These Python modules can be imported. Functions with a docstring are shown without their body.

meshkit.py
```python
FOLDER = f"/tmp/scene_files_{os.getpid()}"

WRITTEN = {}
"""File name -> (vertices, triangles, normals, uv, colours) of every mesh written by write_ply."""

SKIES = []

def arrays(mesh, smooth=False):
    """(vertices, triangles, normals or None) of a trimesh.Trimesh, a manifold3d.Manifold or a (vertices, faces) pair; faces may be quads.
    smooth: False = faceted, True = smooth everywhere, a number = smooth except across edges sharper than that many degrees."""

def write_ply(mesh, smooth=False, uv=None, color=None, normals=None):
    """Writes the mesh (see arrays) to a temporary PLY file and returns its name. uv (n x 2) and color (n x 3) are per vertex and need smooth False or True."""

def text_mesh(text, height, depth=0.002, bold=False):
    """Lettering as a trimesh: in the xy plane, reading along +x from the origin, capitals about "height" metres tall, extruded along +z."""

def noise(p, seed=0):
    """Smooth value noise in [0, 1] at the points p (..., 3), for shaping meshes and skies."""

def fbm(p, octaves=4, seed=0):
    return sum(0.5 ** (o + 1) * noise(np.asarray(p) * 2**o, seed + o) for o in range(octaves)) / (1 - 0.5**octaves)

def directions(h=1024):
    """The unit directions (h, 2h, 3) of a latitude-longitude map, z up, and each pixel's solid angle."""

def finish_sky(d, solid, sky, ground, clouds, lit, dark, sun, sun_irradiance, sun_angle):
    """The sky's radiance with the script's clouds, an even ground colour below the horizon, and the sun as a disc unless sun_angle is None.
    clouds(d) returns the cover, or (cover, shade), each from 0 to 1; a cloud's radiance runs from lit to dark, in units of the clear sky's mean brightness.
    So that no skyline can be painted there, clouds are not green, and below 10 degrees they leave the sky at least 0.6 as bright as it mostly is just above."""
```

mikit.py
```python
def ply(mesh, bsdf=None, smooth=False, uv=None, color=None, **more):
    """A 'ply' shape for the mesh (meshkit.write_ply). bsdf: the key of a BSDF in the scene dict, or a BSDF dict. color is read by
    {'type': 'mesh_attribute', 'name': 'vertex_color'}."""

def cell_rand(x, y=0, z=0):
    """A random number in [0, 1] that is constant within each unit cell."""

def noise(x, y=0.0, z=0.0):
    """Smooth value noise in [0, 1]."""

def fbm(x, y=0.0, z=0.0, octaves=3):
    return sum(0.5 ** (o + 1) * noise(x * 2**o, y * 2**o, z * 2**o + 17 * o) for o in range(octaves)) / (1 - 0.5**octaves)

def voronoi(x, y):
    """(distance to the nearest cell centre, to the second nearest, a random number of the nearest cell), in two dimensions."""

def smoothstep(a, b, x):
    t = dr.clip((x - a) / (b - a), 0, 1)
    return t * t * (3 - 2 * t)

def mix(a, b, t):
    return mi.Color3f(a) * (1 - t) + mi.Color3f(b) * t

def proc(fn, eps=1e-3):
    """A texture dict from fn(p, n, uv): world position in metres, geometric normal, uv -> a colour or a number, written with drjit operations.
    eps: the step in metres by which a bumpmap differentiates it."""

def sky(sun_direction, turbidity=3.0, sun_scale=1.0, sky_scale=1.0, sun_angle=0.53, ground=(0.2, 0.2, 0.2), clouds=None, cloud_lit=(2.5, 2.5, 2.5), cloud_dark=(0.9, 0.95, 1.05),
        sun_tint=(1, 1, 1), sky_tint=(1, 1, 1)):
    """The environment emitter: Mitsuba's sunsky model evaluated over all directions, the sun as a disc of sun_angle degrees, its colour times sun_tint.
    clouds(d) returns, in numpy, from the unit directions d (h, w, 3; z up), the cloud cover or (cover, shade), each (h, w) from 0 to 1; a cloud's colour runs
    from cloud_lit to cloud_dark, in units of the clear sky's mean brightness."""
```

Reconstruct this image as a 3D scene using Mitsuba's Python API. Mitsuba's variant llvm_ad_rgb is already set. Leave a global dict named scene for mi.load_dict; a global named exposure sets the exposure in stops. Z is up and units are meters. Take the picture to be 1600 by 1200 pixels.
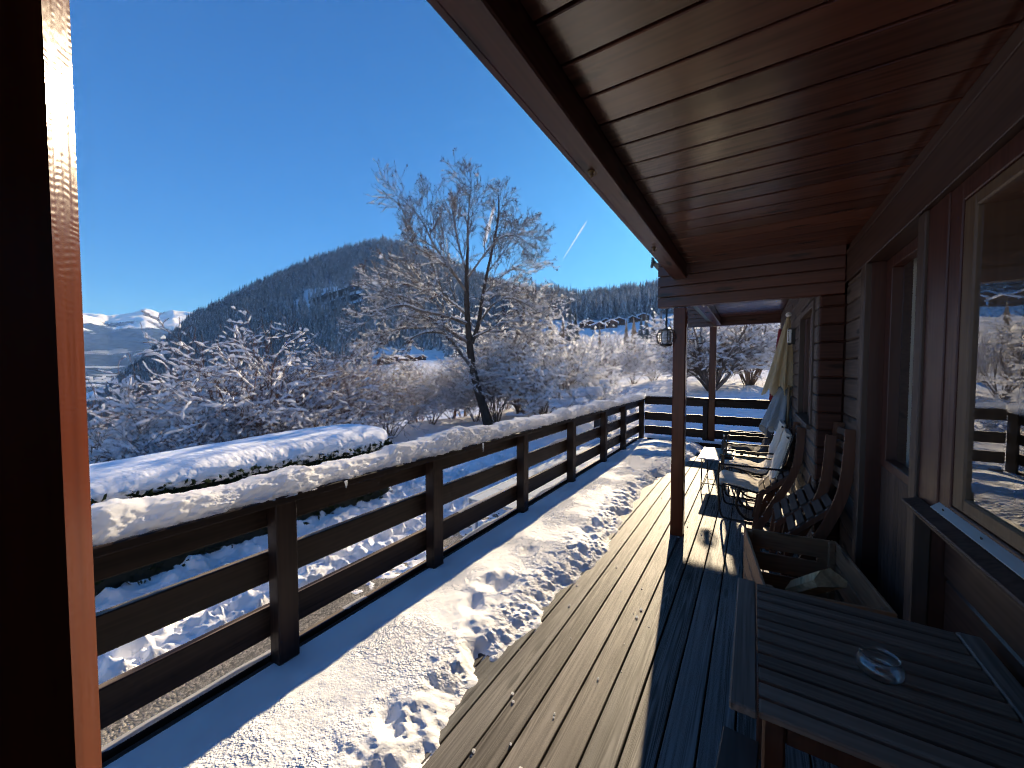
import math, random
import numpy as np, trimesh, drjit as dr, mitsuba as mi
import mikit, meshkit
from scipy.interpolate import RBFInterpolator

T = mi.ScalarTransform4f
scene, labels = {}, {}

# ------------------------------------------------------------------ camera, sky, exposure
YAW, PITCH, EYE = math.radians(32.1), math.radians(-2.2), 1.72
FW = np.array([-math.sin(YAW)*math.cos(PITCH), math.cos(YAW)*math.cos(PITCH), math.sin(PITCH)])
scene['camera'] = {'type': 'perspective', 'fov': 2*math.degrees(math.atan(800/600)), 'fov_axis': 'x',
    'near_clip': 0.02, 'far_clip': 30000.0,
    'to_world': T().look_at(origin=[0, 0, EYE], target=[float(FW[0]), float(FW[1]), EYE+float(FW[2])], up=[0, 0, 1]),
    'medium': {'type': 'ref', 'id': 'haze_air'}}
SUN_AZ, SUN_EL = math.radians(-7.0), math.radians(23.5)
scene['sky'] = mikit.sky((math.sin(SUN_AZ)*math.cos(SUN_EL), math.cos(SUN_AZ)*math.cos(SUN_EL), math.sin(SUN_EL)),
    turbidity=2.2, ground=(0.5, 0.5, 0.52), sky_scale=0.46, sky_tint=(0.185, 0.69, 1.32), sun_tint=(0.92, 1.02, 1.25))
exposure = 2.95
scene['haze_air'] = {'type': 'homogeneous', 'albedo': {'type': 'rgb', 'value': [0.95, 0.96, 0.98]},
    'sigma_t': {'type': 'rgb', 'value': [2.0e-5, 4.0e-5, 8.5e-5]}}
scene['haze'] = {'type': 'cube', 'to_world': T().translate([0, 0, 200]).scale([9500, 9500, 900]),
    'bsdf': {'type': 'null'}, 'interior': {'type': 'ref', 'id': 'haze_air'}}
labels['haze'] = {'label': 'thin blue air haze in front of the far mountain range', 'category': 'haze', 'kind': 'stuff'}

# ------------------------------------------------------------------ helpers
ORD = ['leftmost', 'second from the left', 'third from the left', 'fourth from the left', 'fifth from the left', 'sixth from the left', 'seventh from the left', 'eighth from the left', 'ninth from the left']
def rank(azs):
    """place from the left of each azimuth"""
    o = sorted(range(len(azs)), key=lambda i: azs[i]); return [ORD[o.index(i)] for i in range(len(azs))]
def numbered(name):
    if name not in scene and name not in USED:
        USED.add(name); return name
    i = 1
    while f'{name}_{i:03d}' in USED: i += 1
    key = f'{name}_{i:03d}'; USED.add(key); return key
USED = set()

def put(name, mesh, bsdf, parent=None, smooth=False, **kw):
    key = numbered(name if parent is None else f'{parent}__{name}')
    scene[key] = mikit.ply(mesh, bsdf, smooth=smooth, **kw)
    return key

def tag(key, label=None, cat=None, group=None, kind=None):
    d = {}
    if label: d['label'] = label
    if cat: d['category'] = cat
    if group: d['group'] = group
    if kind: d['kind'] = kind
    labels[key] = d
    return key

def thing(name, label, cat, group=None, kind=None):
    return tag(numbered(name), label, cat, group, kind)

def cbox(x0, x1, y0, y1, z0, z1, b=0.004):
    """chamfered box"""
    b = min(b, 0.45*min(x1-x0, y1-y0, z1-z0))
    c = np.array([(x0+x1)/2, (y0+y1)/2, (z0+z1)/2]); h = np.array([x1-x0, y1-y0, z1-z0])/2
    if b <= 0:
        m = trimesh.creation.box(extents=2*h); m.apply_translation(c); return (np.array(m.vertices), np.array(m.faces))
    return (CH_S*(h-b) + CH_B*b + c, CH_F)
_s, _o = [], []
for sx in (-1, 1):
    for sy in (-1, 1):
        for sz in (-1, 1):
            for a in range(3):
                _s.append((sx, sy, sz)); o = [0, 0, 0]; o[a] = (sx, sy, sz)[a]; _o.append(o)
CH_S, CH_B = np.array(_s, float), np.array(_o, float)
_h = trimesh.Trimesh(CH_S*0.7+CH_B*0.3, np.zeros((0, 3), int), process=False)
from scipy.spatial import ConvexHull
_q = ConvexHull(CH_S*0.7+CH_B*0.3)
CH_F = _q.simplices.copy()
for i, f in enumerate(CH_F):
    v = (CH_S*0.7+CH_B*0.3)[f]
    if np.dot(np.cross(v[1]-v[0], v[2]-v[0]), v.mean(0)) < 0: CH_F[i] = f[::-1]

def join(*ms):
    vs, fs, n = [], [], 0
    for m in ms:
        v, f = (np.array(m.vertices), np.array(m.faces)) if hasattr(m, 'vertices') else m
        f = np.asarray(f)
        if f.shape[1] == 4: f = np.vstack([f[:, [0, 1, 2]], f[:, [0, 2, 3]]])
        vs.append(v); fs.append(f+n); n += len(v)
    return np.vstack(vs), np.vstack(fs)

def move(m, t=(0, 0, 0), rz=0.0, piv=(0, 0)):
    v = m[0].copy(); c, s = math.cos(rz), math.sin(rz)
    x, y = v[:, 0]-piv[0], v[:, 1]-piv[1]
    v[:, 0], v[:, 1] = c*x-s*y+piv[0], s*x+c*y+piv[1]
    return v+np.array(t), m[1]

def bar(p0, p1, w, h, up=(0, 0, 1), b=0.003):
    """chamfered bar from p0 to p1, w across, h along 'up'"""
    p0, p1 = np.array(p0, float), np.array(p1, float)
    L = np.linalg.norm(p1-p0); a = (p1-p0)/L
    s = np.cross(a, up); s /= np.linalg.norm(s); u = np.cross(s, a)
    v, f = cbox(-w/2, w/2, 0, L, -h/2, h/2, b)
    return v[:, :1]*s+v[:, 1:2]*a+v[:, 2:]*u+p0, f

def tube(pts, r, n=8, cap=True):
    p = np.asarray(pts, float); r = np.broadcast_to(r, (len(p),))
    t = np.gradient(p, axis=0); t /= np.linalg.norm(t, axis=1, keepdims=True)+1e-12
    a = np.cross(t, [0.13, 0.21, 0.97]); bad = np.linalg.norm(a, axis=1) < 0.2
    a[bad] = np.cross(t[bad], [1.0, 0.1, 0]); a /= np.linalg.norm(a, axis=1, keepdims=True)
    b = np.cross(t, a); g = np.arange(n)*2*np.pi/n
    v = (p[:, None]+r[:, None, None]*(np.cos(g)[None, :, None]*a[:, None]+np.sin(g)[None, :, None]*b[:, None])).reshape(-1, 3)
    i, j = np.meshgrid(np.arange(len(p)-1), np.arange(n), indexing='ij')
    q = np.stack([i*n+j, i*n+(j+1) % n, (i+1)*n+(j+1) % n, (i+1)*n+j], -1).reshape(-1, 4)
    f = np.vstack([q[:, [0, 1, 2]], q[:, [0, 2, 3]]])
    if cap:
        k = len(v); v = np.vstack([v, p[:1], p[-1:]]); m = (len(p)-1)*n; j = np.arange(n)
        f = np.vstack([f, np.stack([np.full(n, k), (j+1) % n, j], 1), np.stack([np.full(n, k+1), m+j, m+(j+1) % n], 1)])
    return v, f

def smooth_path(pts, k=6):
    p = np.asarray(pts, float); q = np.vstack([2*p[0]-p[1], p, 2*p[-1]-p[-2]]); out = []
    for i in range(1, len(q)-2):
        for t in np.arange(k)/k:
            out.append(0.5*(2*q[i]+(q[i+1]-q[i-1])*t+(2*q[i-1]-5*q[i]+4*q[i+1]-q[i+2])*t*t+(3*q[i]-q[i-1]-3*q[i+1]+q[i+2])*t**3))
    return np.vstack([out, p[-1:]])

def lathe(prof, n=32):
    p = np.asarray(prof, float); g = np.arange(n)*2*np.pi/n
    v = np.stack([p[:, 0:1]*np.cos(g), p[:, 0:1]*np.sin(g), np.repeat(p[:, 1:2], n, 1)], -1).reshape(-1, 3)
    i, j = np.meshgrid(np.arange(len(p)-1), np.arange(n), indexing='ij')
    q = np.stack([i*n+j, i*n+(j+1) % n, (i+1)*n+(j+1) % n, (i+1)*n+j], -1).reshape(-1, 4)
    return v, np.vstack([q[:, [0, 1, 2]], q[:, [0, 2, 3]]])

def grid_faces(nu, nv):
    i, j = np.meshgrid(np.arange(nu-1), np.arange(nv-1), indexing='ij')
    a = i*nv+j
    q = np.stack([a, a+nv, a+nv+1, a+1], -1).reshape(-1, 4)
    return np.vstack([q[:, [0, 1, 2]], q[:, [0, 2, 3]]])

def fbm2(x, y, octaves=4, seed=0):
    return meshkit.fbm(np.stack([x, y, np.zeros_like(x)+0.37], -1), octaves, seed)

def sstep(a, b, x):
    t = np.clip((x-a)/(b-a), 0, 1); return t*t*(3-2*t)

# ------------------------------------------------------------------ materials
N, F, SS = mikit.noise, mikit.fbm, mikit.smoothstep
def wood(name, dark, light, along, rough=0.4, spec=0.5, coat=0.0, scale=1.0, pitch=None, knots=True, bump=0.0, coat_gloss=0.9, contrast=1.0, saw_marks=False, worn=None):
    """varnished or painted timber: streaks along one axis, tone per board where a pitch (axis, size, offset) is given"""
    def fn(p, n, uv):
        a = (p.x, p.y, p.z)[along]; o = [(p.y, p.z), (p.x, p.z), (p.x, p.y)][along]
        r = mi.Float(0.5)
        if pitch:
            r = mikit.cell_rand(dr.floor(((p.x, p.y, p.z)[pitch[0]]-pitch[2])/pitch[1]), 7, along)
        s = scale
        warp = N(a*1.7*s+r*40, o[0]*9*s, o[1]*9*s)
        v = F(a*2.2*s+r*31, o[0]*70*s+warp*3, o[1]*70*s+warp*3, 3)*0.65+N(a*0.9*s+r*9, o[0]*14*s+warp*2, o[1]*14*s)*0.35
        t = dr.clip((v-0.5)*1.5*contrast+0.5+(r-0.5)*0.5*contrast, 0, 1)
        c = mikit.mix(dark, light, t)
        if knots:
            kd, _, kr = mikit.voronoi(a*1.3*s+r*17, (o[0]+o[1])*5.5*s+r*5)
            k = (1-SS(0.05, 0.16, kd))*dr.select(kr > 0.45, 1.0, 0.0)
            c = c*(1-0.7*k)
        if worn:
            c = mikit.mix(c, worn, SS(0.8, 0.97, n.z)*SS(0.2, 0.6, N(a*3, o[0]*40, o[1]*40)))
        return c
    b = {'type': 'principled', 'base_color': mikit.proc(fn), 'roughness': rough, 'specular': spec}
    if coat: b.update(clearcoat=coat, clearcoat_gloss=coat_gloss)
    if bump:
        def bf(p, n, uv):
            a = (p.x, p.y, p.z)[along]; o = [(p.y, p.z), (p.x, p.z), (p.x, p.y)][along]
            saw = 0.13*dr.sin(a*900+9*N(a*40, o[0]*60, o[1]*60))*SS(0.3, 0.8, N(a*60, o[0]*200, o[1]*200))+0.30*F(a*130, o[0]*260, o[1]*260, 2) if saw_marks else 0.0
            return F(a*5, o[0]*160, o[1]*160, 2)+saw
        b = {'type': 'bumpmap', 'texture': mikit.proc(bf, 8e-4), 'scale': bump, 'bsdf': b}
    scene[name] = {'type': 'twosided', 'bsdf': b}
    return name

wood('varnish_ceiling', (0.046, 0.014, 0.008), (0.105, 0.034, 0.019), 0, rough=0.22, spec=0.8, coat=1.0, coat_gloss=0.92, contrast=1.5, pitch=(1, 0.188, 1.216), bump=0.0004)
wood('varnish_beam', (0.034, 0.009, 0.006), (0.072, 0.021, 0.012), 1, rough=0.34, spec=0.5, coat=0.25, coat_gloss=0.8, bump=0.0004)
wood('varnish_header', (0.040, 0.010, 0.006), (0.082, 0.022, 0.011), 0, rough=0.38, spec=0.5, coat=0.15, coat_gloss=0.8, pitch=(2, 0.093, 2.342))
wood('varnish_post', (0.060, 0.014, 0.006), (0.135, 0.036, 0.015), 2, rough=0.19, spec=0.25, knots=False, bump=0.0004, saw_marks=True)
wood('stained_rail', (0.006, 0.003, 0.0025), (0.030, 0.016, 0.011), 1, rough=0.5, spec=0.25, contrast=1.3, worn=(0.20, 0.155, 0.115))
wood('stained_rail_cross', (0.010, 0.005, 0.004), (0.024, 0.011, 0.008), 0, rough=0.5, spec=0.25)
wood('stained_rail_upright', (0.008, 0.004, 0.003), (0.034, 0.017, 0.012), 2, rough=0.5, spec=0.25, knots=False)
wood('siding_grey', (0.040, 0.026, 0.020), (0.088, 0.062, 0.050), 1, rough=0.6, spec=0.4, pitch=(2, 0.15, 0.0))
wood('siding_brown', (0.030, 0.010, 0.007), (0.066, 0.022, 0.013), 0, rough=0.5, spec=0.25, pitch=(2, 0.15, 0.0))
wood('frame_red', (0.032, 0.009, 0.006), (0.066, 0.020, 0.012), 2, rough=0.4, spec=0.5, knots=False)
wood('frame_grey', (0.032, 0.018, 0.013), (0.068, 0.042, 0.031), 2, rough=0.5, spec=0.5, knots=False)
wood('trim_brown', (0.026, 0.012, 0.009), (0.055, 0.027, 0.019), 1, rough=0.42, spec=0.5, knots=False)
wood('door_grey', (0.034, 0.019, 0.014), (0.070, 0.042, 0.033), 2, rough=0.5, spec=0.45, pitch=(1, 0.075, 2.55), knots=False)
wood('frame_tan', (0.065, 0.038, 0.020), (0.11, 0.066, 0.034), 2, rough=0.45, spec=0.5, knots=False)
wood('room_wood', (0.07, 0.036, 0.018), (0.13, 0.070, 0.034), 1, rough=0.5, spec=0.4, pitch=(2, 0.14, 0.0))
wood('table_wood', (0.085, 0.050, 0.034), (0.26, 0.165, 0.115), 0, rough=0.66, spec=0.25, pitch=(1, 0.0718, 1.262), contrast=0.9, bump=0.0008)
wood('table_edge', (0.07, 0.047, 0.036), (0.30, 0.215, 0.165), 1, rough=0.55, spec=0.35, knots=False, contrast=1.5, bump=0.0006)
wood('teak_red', (0.062, 0.021, 0.011), (0.125, 0.045, 0.022), 2, rough=0.4, spec=0.5, knots=False)
wood('teak_grey', (0.045, 0.032, 0.026), (0.095, 0.068, 0.055), 1, rough=0.8, spec=0.12, knots=False)
wood('crate_wood', (0.16, 0.070, 0.034), (0.31, 0.150, 0.074), 0, rough=0.6, spec=0.4)
wood('crate_wood_side', (0.16, 0.073, 0.037), (0.31, 0.155, 0.080), 1, rough=0.6, spec=0.4)
wood('log_wood', (0.36, 0.20, 0.09), (0.72, 0.47, 0.24), 1, rough=0.7, spec=0.3)

PITCHD, DX0 = 0.1435, -0.0365
def deck_col(p, n, uv):
    k = dr.floor((p.x-DX0)/PITCHD); xl = (p.x-DX0)/PITCHD-k-0.5
    r, r2 = mikit.cell_rand(k, 3, 1), mikit.cell_rand(k, 5, 2)
    streak = F(p.x*95, p.y*2.6+r*50, 1.3, 3)
    wob = N(p.y*2.1+r*70, p.x*9, 2.0)
    q = xl-(r2-0.5)*0.9
    t = q*q*5.5+(p.y*0.30+r*9)+wob*0.30
    ring = 0.5+0.5*dr.sin(t*42.0)
    ring = ring*ring
    base = mikit.mix((0.034, 0.029, 0.025), (0.200, 0.192, 0.180), dr.clip(0.5+1.5*(streak-0.5)+0.42*(ring-0.4)+(r-0.5)*0.5, 0, 1))
    warm = mikit.mix((1.05, 0.98, 0.92), (0.96, 1.0, 1.02), r2)
    kd, _, kr = mikit.voronoi(p.x*7.0+r*3, p.y*1.35+r*21)
    knot = (1-SS(0.05, 0.14, kd))*dr.select(kr > 0.6, 1.0, 0.0)
    wet = SS(0.50, 0.72, F(p.x*1.6+11, p.y*1.1, 4.0, 3)+0.42*(1-SS(-1.45, -0.95, p.x)))
    return base*warm*(1-0.55*knot)*(1-0.45*wet)
def deck_bump(p, n, uv):
    k = dr.floor((p.x-DX0)/PITCHD)
    r = mikit.cell_rand(k, 3, 1)
    return F(p.x*170, p.y*4+r*50, 1.3, 2)
scene['deck_wood'] = {'type': 'twosided', 'bsdf': {'type': 'bumpmap', 'texture': mikit.proc(deck_bump, 8e-4), 'scale': 0.0022,
    'bsdf': {'type': 'principled', 'base_color': mikit.proc(deck_col), 'roughness': 0.6, 'specular': 0.28}}}

def snow_bump(p, n, uv):
    m = 0.25+1.2*SS(0.35, 0.68, F(p.x*2.6+5, p.y*2.6, 1.0, 3))
    return (F(p.x*48, p.y*48, p.z*48, 3)+0.4*N(p.x*190, p.y*190, p.z*190))*m
def snow_col(p, n, uv):
    return mikit.mix((0.83, 0.845, 0.87), (0.90, 0.905, 0.915), N(p.x*3, p.y*3, p.z*3))
scene['snow_near'] = {'type': 'twosided', 'bsdf': {'type': 'bumpmap', 'texture': mikit.proc(snow_bump, 2e-3), 'scale': 0.015,
    'bsdf': {'type': 'principled', 'base_color': mikit.proc(snow_col), 'roughness': 0.7, 'specular': 0.3}}}
scene['snow_far'] = {'type': 'principledthin', 'base_color': {'type': 'rgb', 'value': [0.88, 0.89, 0.91]}, 'roughness': 0.8, 'spec_trans': 0.0, 'diff_trans': 1.3}
scene['snow_heaped'] = {'type': 'bumpmap', 'texture': mikit.proc(snow_bump, 2e-3), 'scale': 0.011,
    'bsdf': {'type': 'principledthin', 'base_color': mikit.proc(snow_col), 'roughness': 0.8, 'spec_trans': 0.0, 'diff_trans': 0.85}}
scene['snow_plain'] = {'type': 'twosided', 'bsdf': {'type': 'diffuse', 'reflectance': {'type': 'rgb', 'value': [0.9, 0.9, 0.91]}}}
def hedge_snow_bump(p, n, uv):
    return F(p.x*7, p.y*16, p.z*9, 3)
scene['snow_soft'] = {'type': 'twosided', 'bsdf': {'type': 'bumpmap', 'texture': mikit.proc(hedge_snow_bump, 4e-3), 'scale': 0.02,
    'bsdf': {'type': 'principled', 'base_color': mikit.proc(snow_col), 'roughness': 0.65, 'specular': 0.3}}}
def ground_snow_bump(p, n, uv):
    return F(p.x*2.2, p.y*2.2, p.z, 4)
scene['snow_ground'] = {'type': 'twosided', 'bsdf': {'type': 'bumpmap', 'texture': mikit.proc(ground_snow_bump, 2e-2), 'scale': 0.16,
    'bsdf': {'type': 'diffuse', 'reflectance': {'type': 'rgb', 'value': [0.84, 0.85, 0.87]}}}}
def gravel_col(p, n, uv):
    d, e, r = mikit.voronoi(p.x*42, p.y*42)
    c = mikit.mix((0.09, 0.085, 0.075), (0.36, 0.33, 0.28), r)
    return c*(0.35+0.65*SS(0.0, 0.22, e-d))*(0.75+0.5*N(p.x*2, p.y*2, 0))
def gravel_bump(p, n, uv):
    d, e, r = mikit.voronoi(p.x*42, p.y*42)
    return dr.sqrt(dr.maximum(0.3-d*d, 0))+r*0.3
scene['gravel'] = {'type': 'twosided', 'bsdf': {'type': 'bumpmap', 'texture': mikit.proc(gravel_bump, 3e-3), 'scale': 0.012,
    'bsdf': {'type': 'principled', 'base_color': mikit.proc(gravel_col), 'roughness': 0.55, 'specular': 0.5}}}
def plain(name, c, rough=0.5, spec=0.5, metallic=0.0, **kw):
    scene[name] = {'type': 'twosided', 'bsdf': {'type': 'principled', 'base_color': {'type': 'rgb', 'value': list(c)}, 'roughness': rough, 'specular': spec, 'metallic': metallic, **kw}}
plain('black_metal', (0.012, 0.012, 0.013), 0.35)
plain('black_plastic', (0.02, 0.02, 0.022), 0.4)
plain('brass', (0.55, 0.40, 0.18), 0.3, metallic=1.0)
plain('bronze', (0.18, 0.12, 0.06), 0.45, metallic=0.8)
plain('steel', (0.55, 0.58, 0.62), 0.3, metallic=0.85)
plain('gutter_metal', (0.10, 0.13, 0.12), 0.5)
plain('dark_void', (0.01, 0.009, 0.008), 0.9)
plain('roof_sheet', (0.42, 0.46, 0.49), 0.35)
plain('red_cloth', (0.20, 0.015, 0.025), 0.8)
plain('brick_red', (0.25, 0.06, 0.03), 0.8)
plain('lamp_white', (0.7, 0.72, 0.75), 0.4)
plain('concrete_grey', (0.35, 0.35, 0.34), 0.8)
def cloth(name, c1, c2, scale=260):
    scene[name] = {'type': 'twosided', 'bsdf': {'type': 'principled', 'roughness': 0.85, 'specular': 0.2,
        'base_color': mikit.proc(lambda p, n, uv: mikit.mix(c1, c2, 0.5*N(p.x*scale, p.y*scale, p.z*scale)+0.5*N(p.x*9, p.y*9, p.z*5)))}}
cloth('cushion_cream', (0.50, 0.45, 0.38), (0.68, 0.63, 0.54))
cloth('cushion_dark', (0.03, 0.03, 0.04), (0.06, 0.06, 0.07))
cloth('parasol_grey', (0.20, 0.25, 0.31), (0.30, 0.36, 0.43))
cloth('curtain_cloth', (0.40, 0.40, 0.34), (0.55, 0.55, 0.48))
scene['parasol_cream'] = {'type': 'principledthin', 'base_color': {'type': 'rgb', 'value': [0.72, 0.60, 0.40]}, 'roughness': 0.8, 'spec_trans': 0.0, 'diff_trans': 0.85}
scene['window_glass'] = {'type': 'thindielectric', 'int_ior': 1.7}
scene['clear_glass'] = {'type': 'dielectric', 'int_ior': 1.65}
plain('glass_top', (0.17, 0.175, 0.17), 0.5, 0.2)
def bark_col(p, n, uv):
    return mikit.mix((0.035, 0.027, 0.022), (0.105, 0.085, 0.070), F(p.x*14, p.y*14, p.z*5, 3))
scene['bark'] = {'type': 'twosided', 'bsdf': {'type': 'diffuse', 'reflectance': mikit.proc(bark_col)}}
def twig(name, a, b):
    scene[name] = {'type': 'twosided', 'bsdf': {'type': 'diffuse', 'reflectance': mikit.proc(lambda p, n, uv: mikit.mix(a, b, N(p.x*3, p.y*3, p.z*3)))}}
twig('twig_brown', (0.08, 0.060, 0.048), (0.27, 0.20, 0.16))
twig('ash_twig', (0.10, 0.085, 0.072), (0.26, 0.22, 0.19))
twig('twig_red', (0.10, 0.056, 0.040), (0.27, 0.16, 0.115))
for nm, c in (('leaf_rust', (0.22, 0.085, 0.03)), ('leaf_gold', (0.42, 0.25, 0.08)), ('leaf_dark', (0.05, 0.022, 0.016)), ('leaf_green', (0.020, 0.030, 0.014))):
    scene[nm] = {'type': 'principledthin', 'base_color': {'type': 'rgb', 'value': list(c)}, 'roughness': 0.7, 'spec_trans': 0.0, 'diff_trans': 0.7}
scene['conifer_tint'] = {'type': 'principledthin', 'base_color': {'type': 'mesh_attribute', 'name': 'vertex_color'}, 'roughness': 0.9, 'spec_trans': 0.0, 'diff_trans': 0.7}
plain('chalet_wood_far', (0.12, 0.06, 0.03), 0.8)
def rock_col(p, n, uv):
    return mikit.mix((0.03, 0.03, 0.03), (0.12, 0.115, 0.10), F(p.x*0.3, p.y*0.3, p.z*0.6, 3))
scene['rock'] = {'type': 'twosided', 'bsdf': {'type': 'diffuse', 'reflectance': mikit.proc(rock_col)}}

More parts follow.
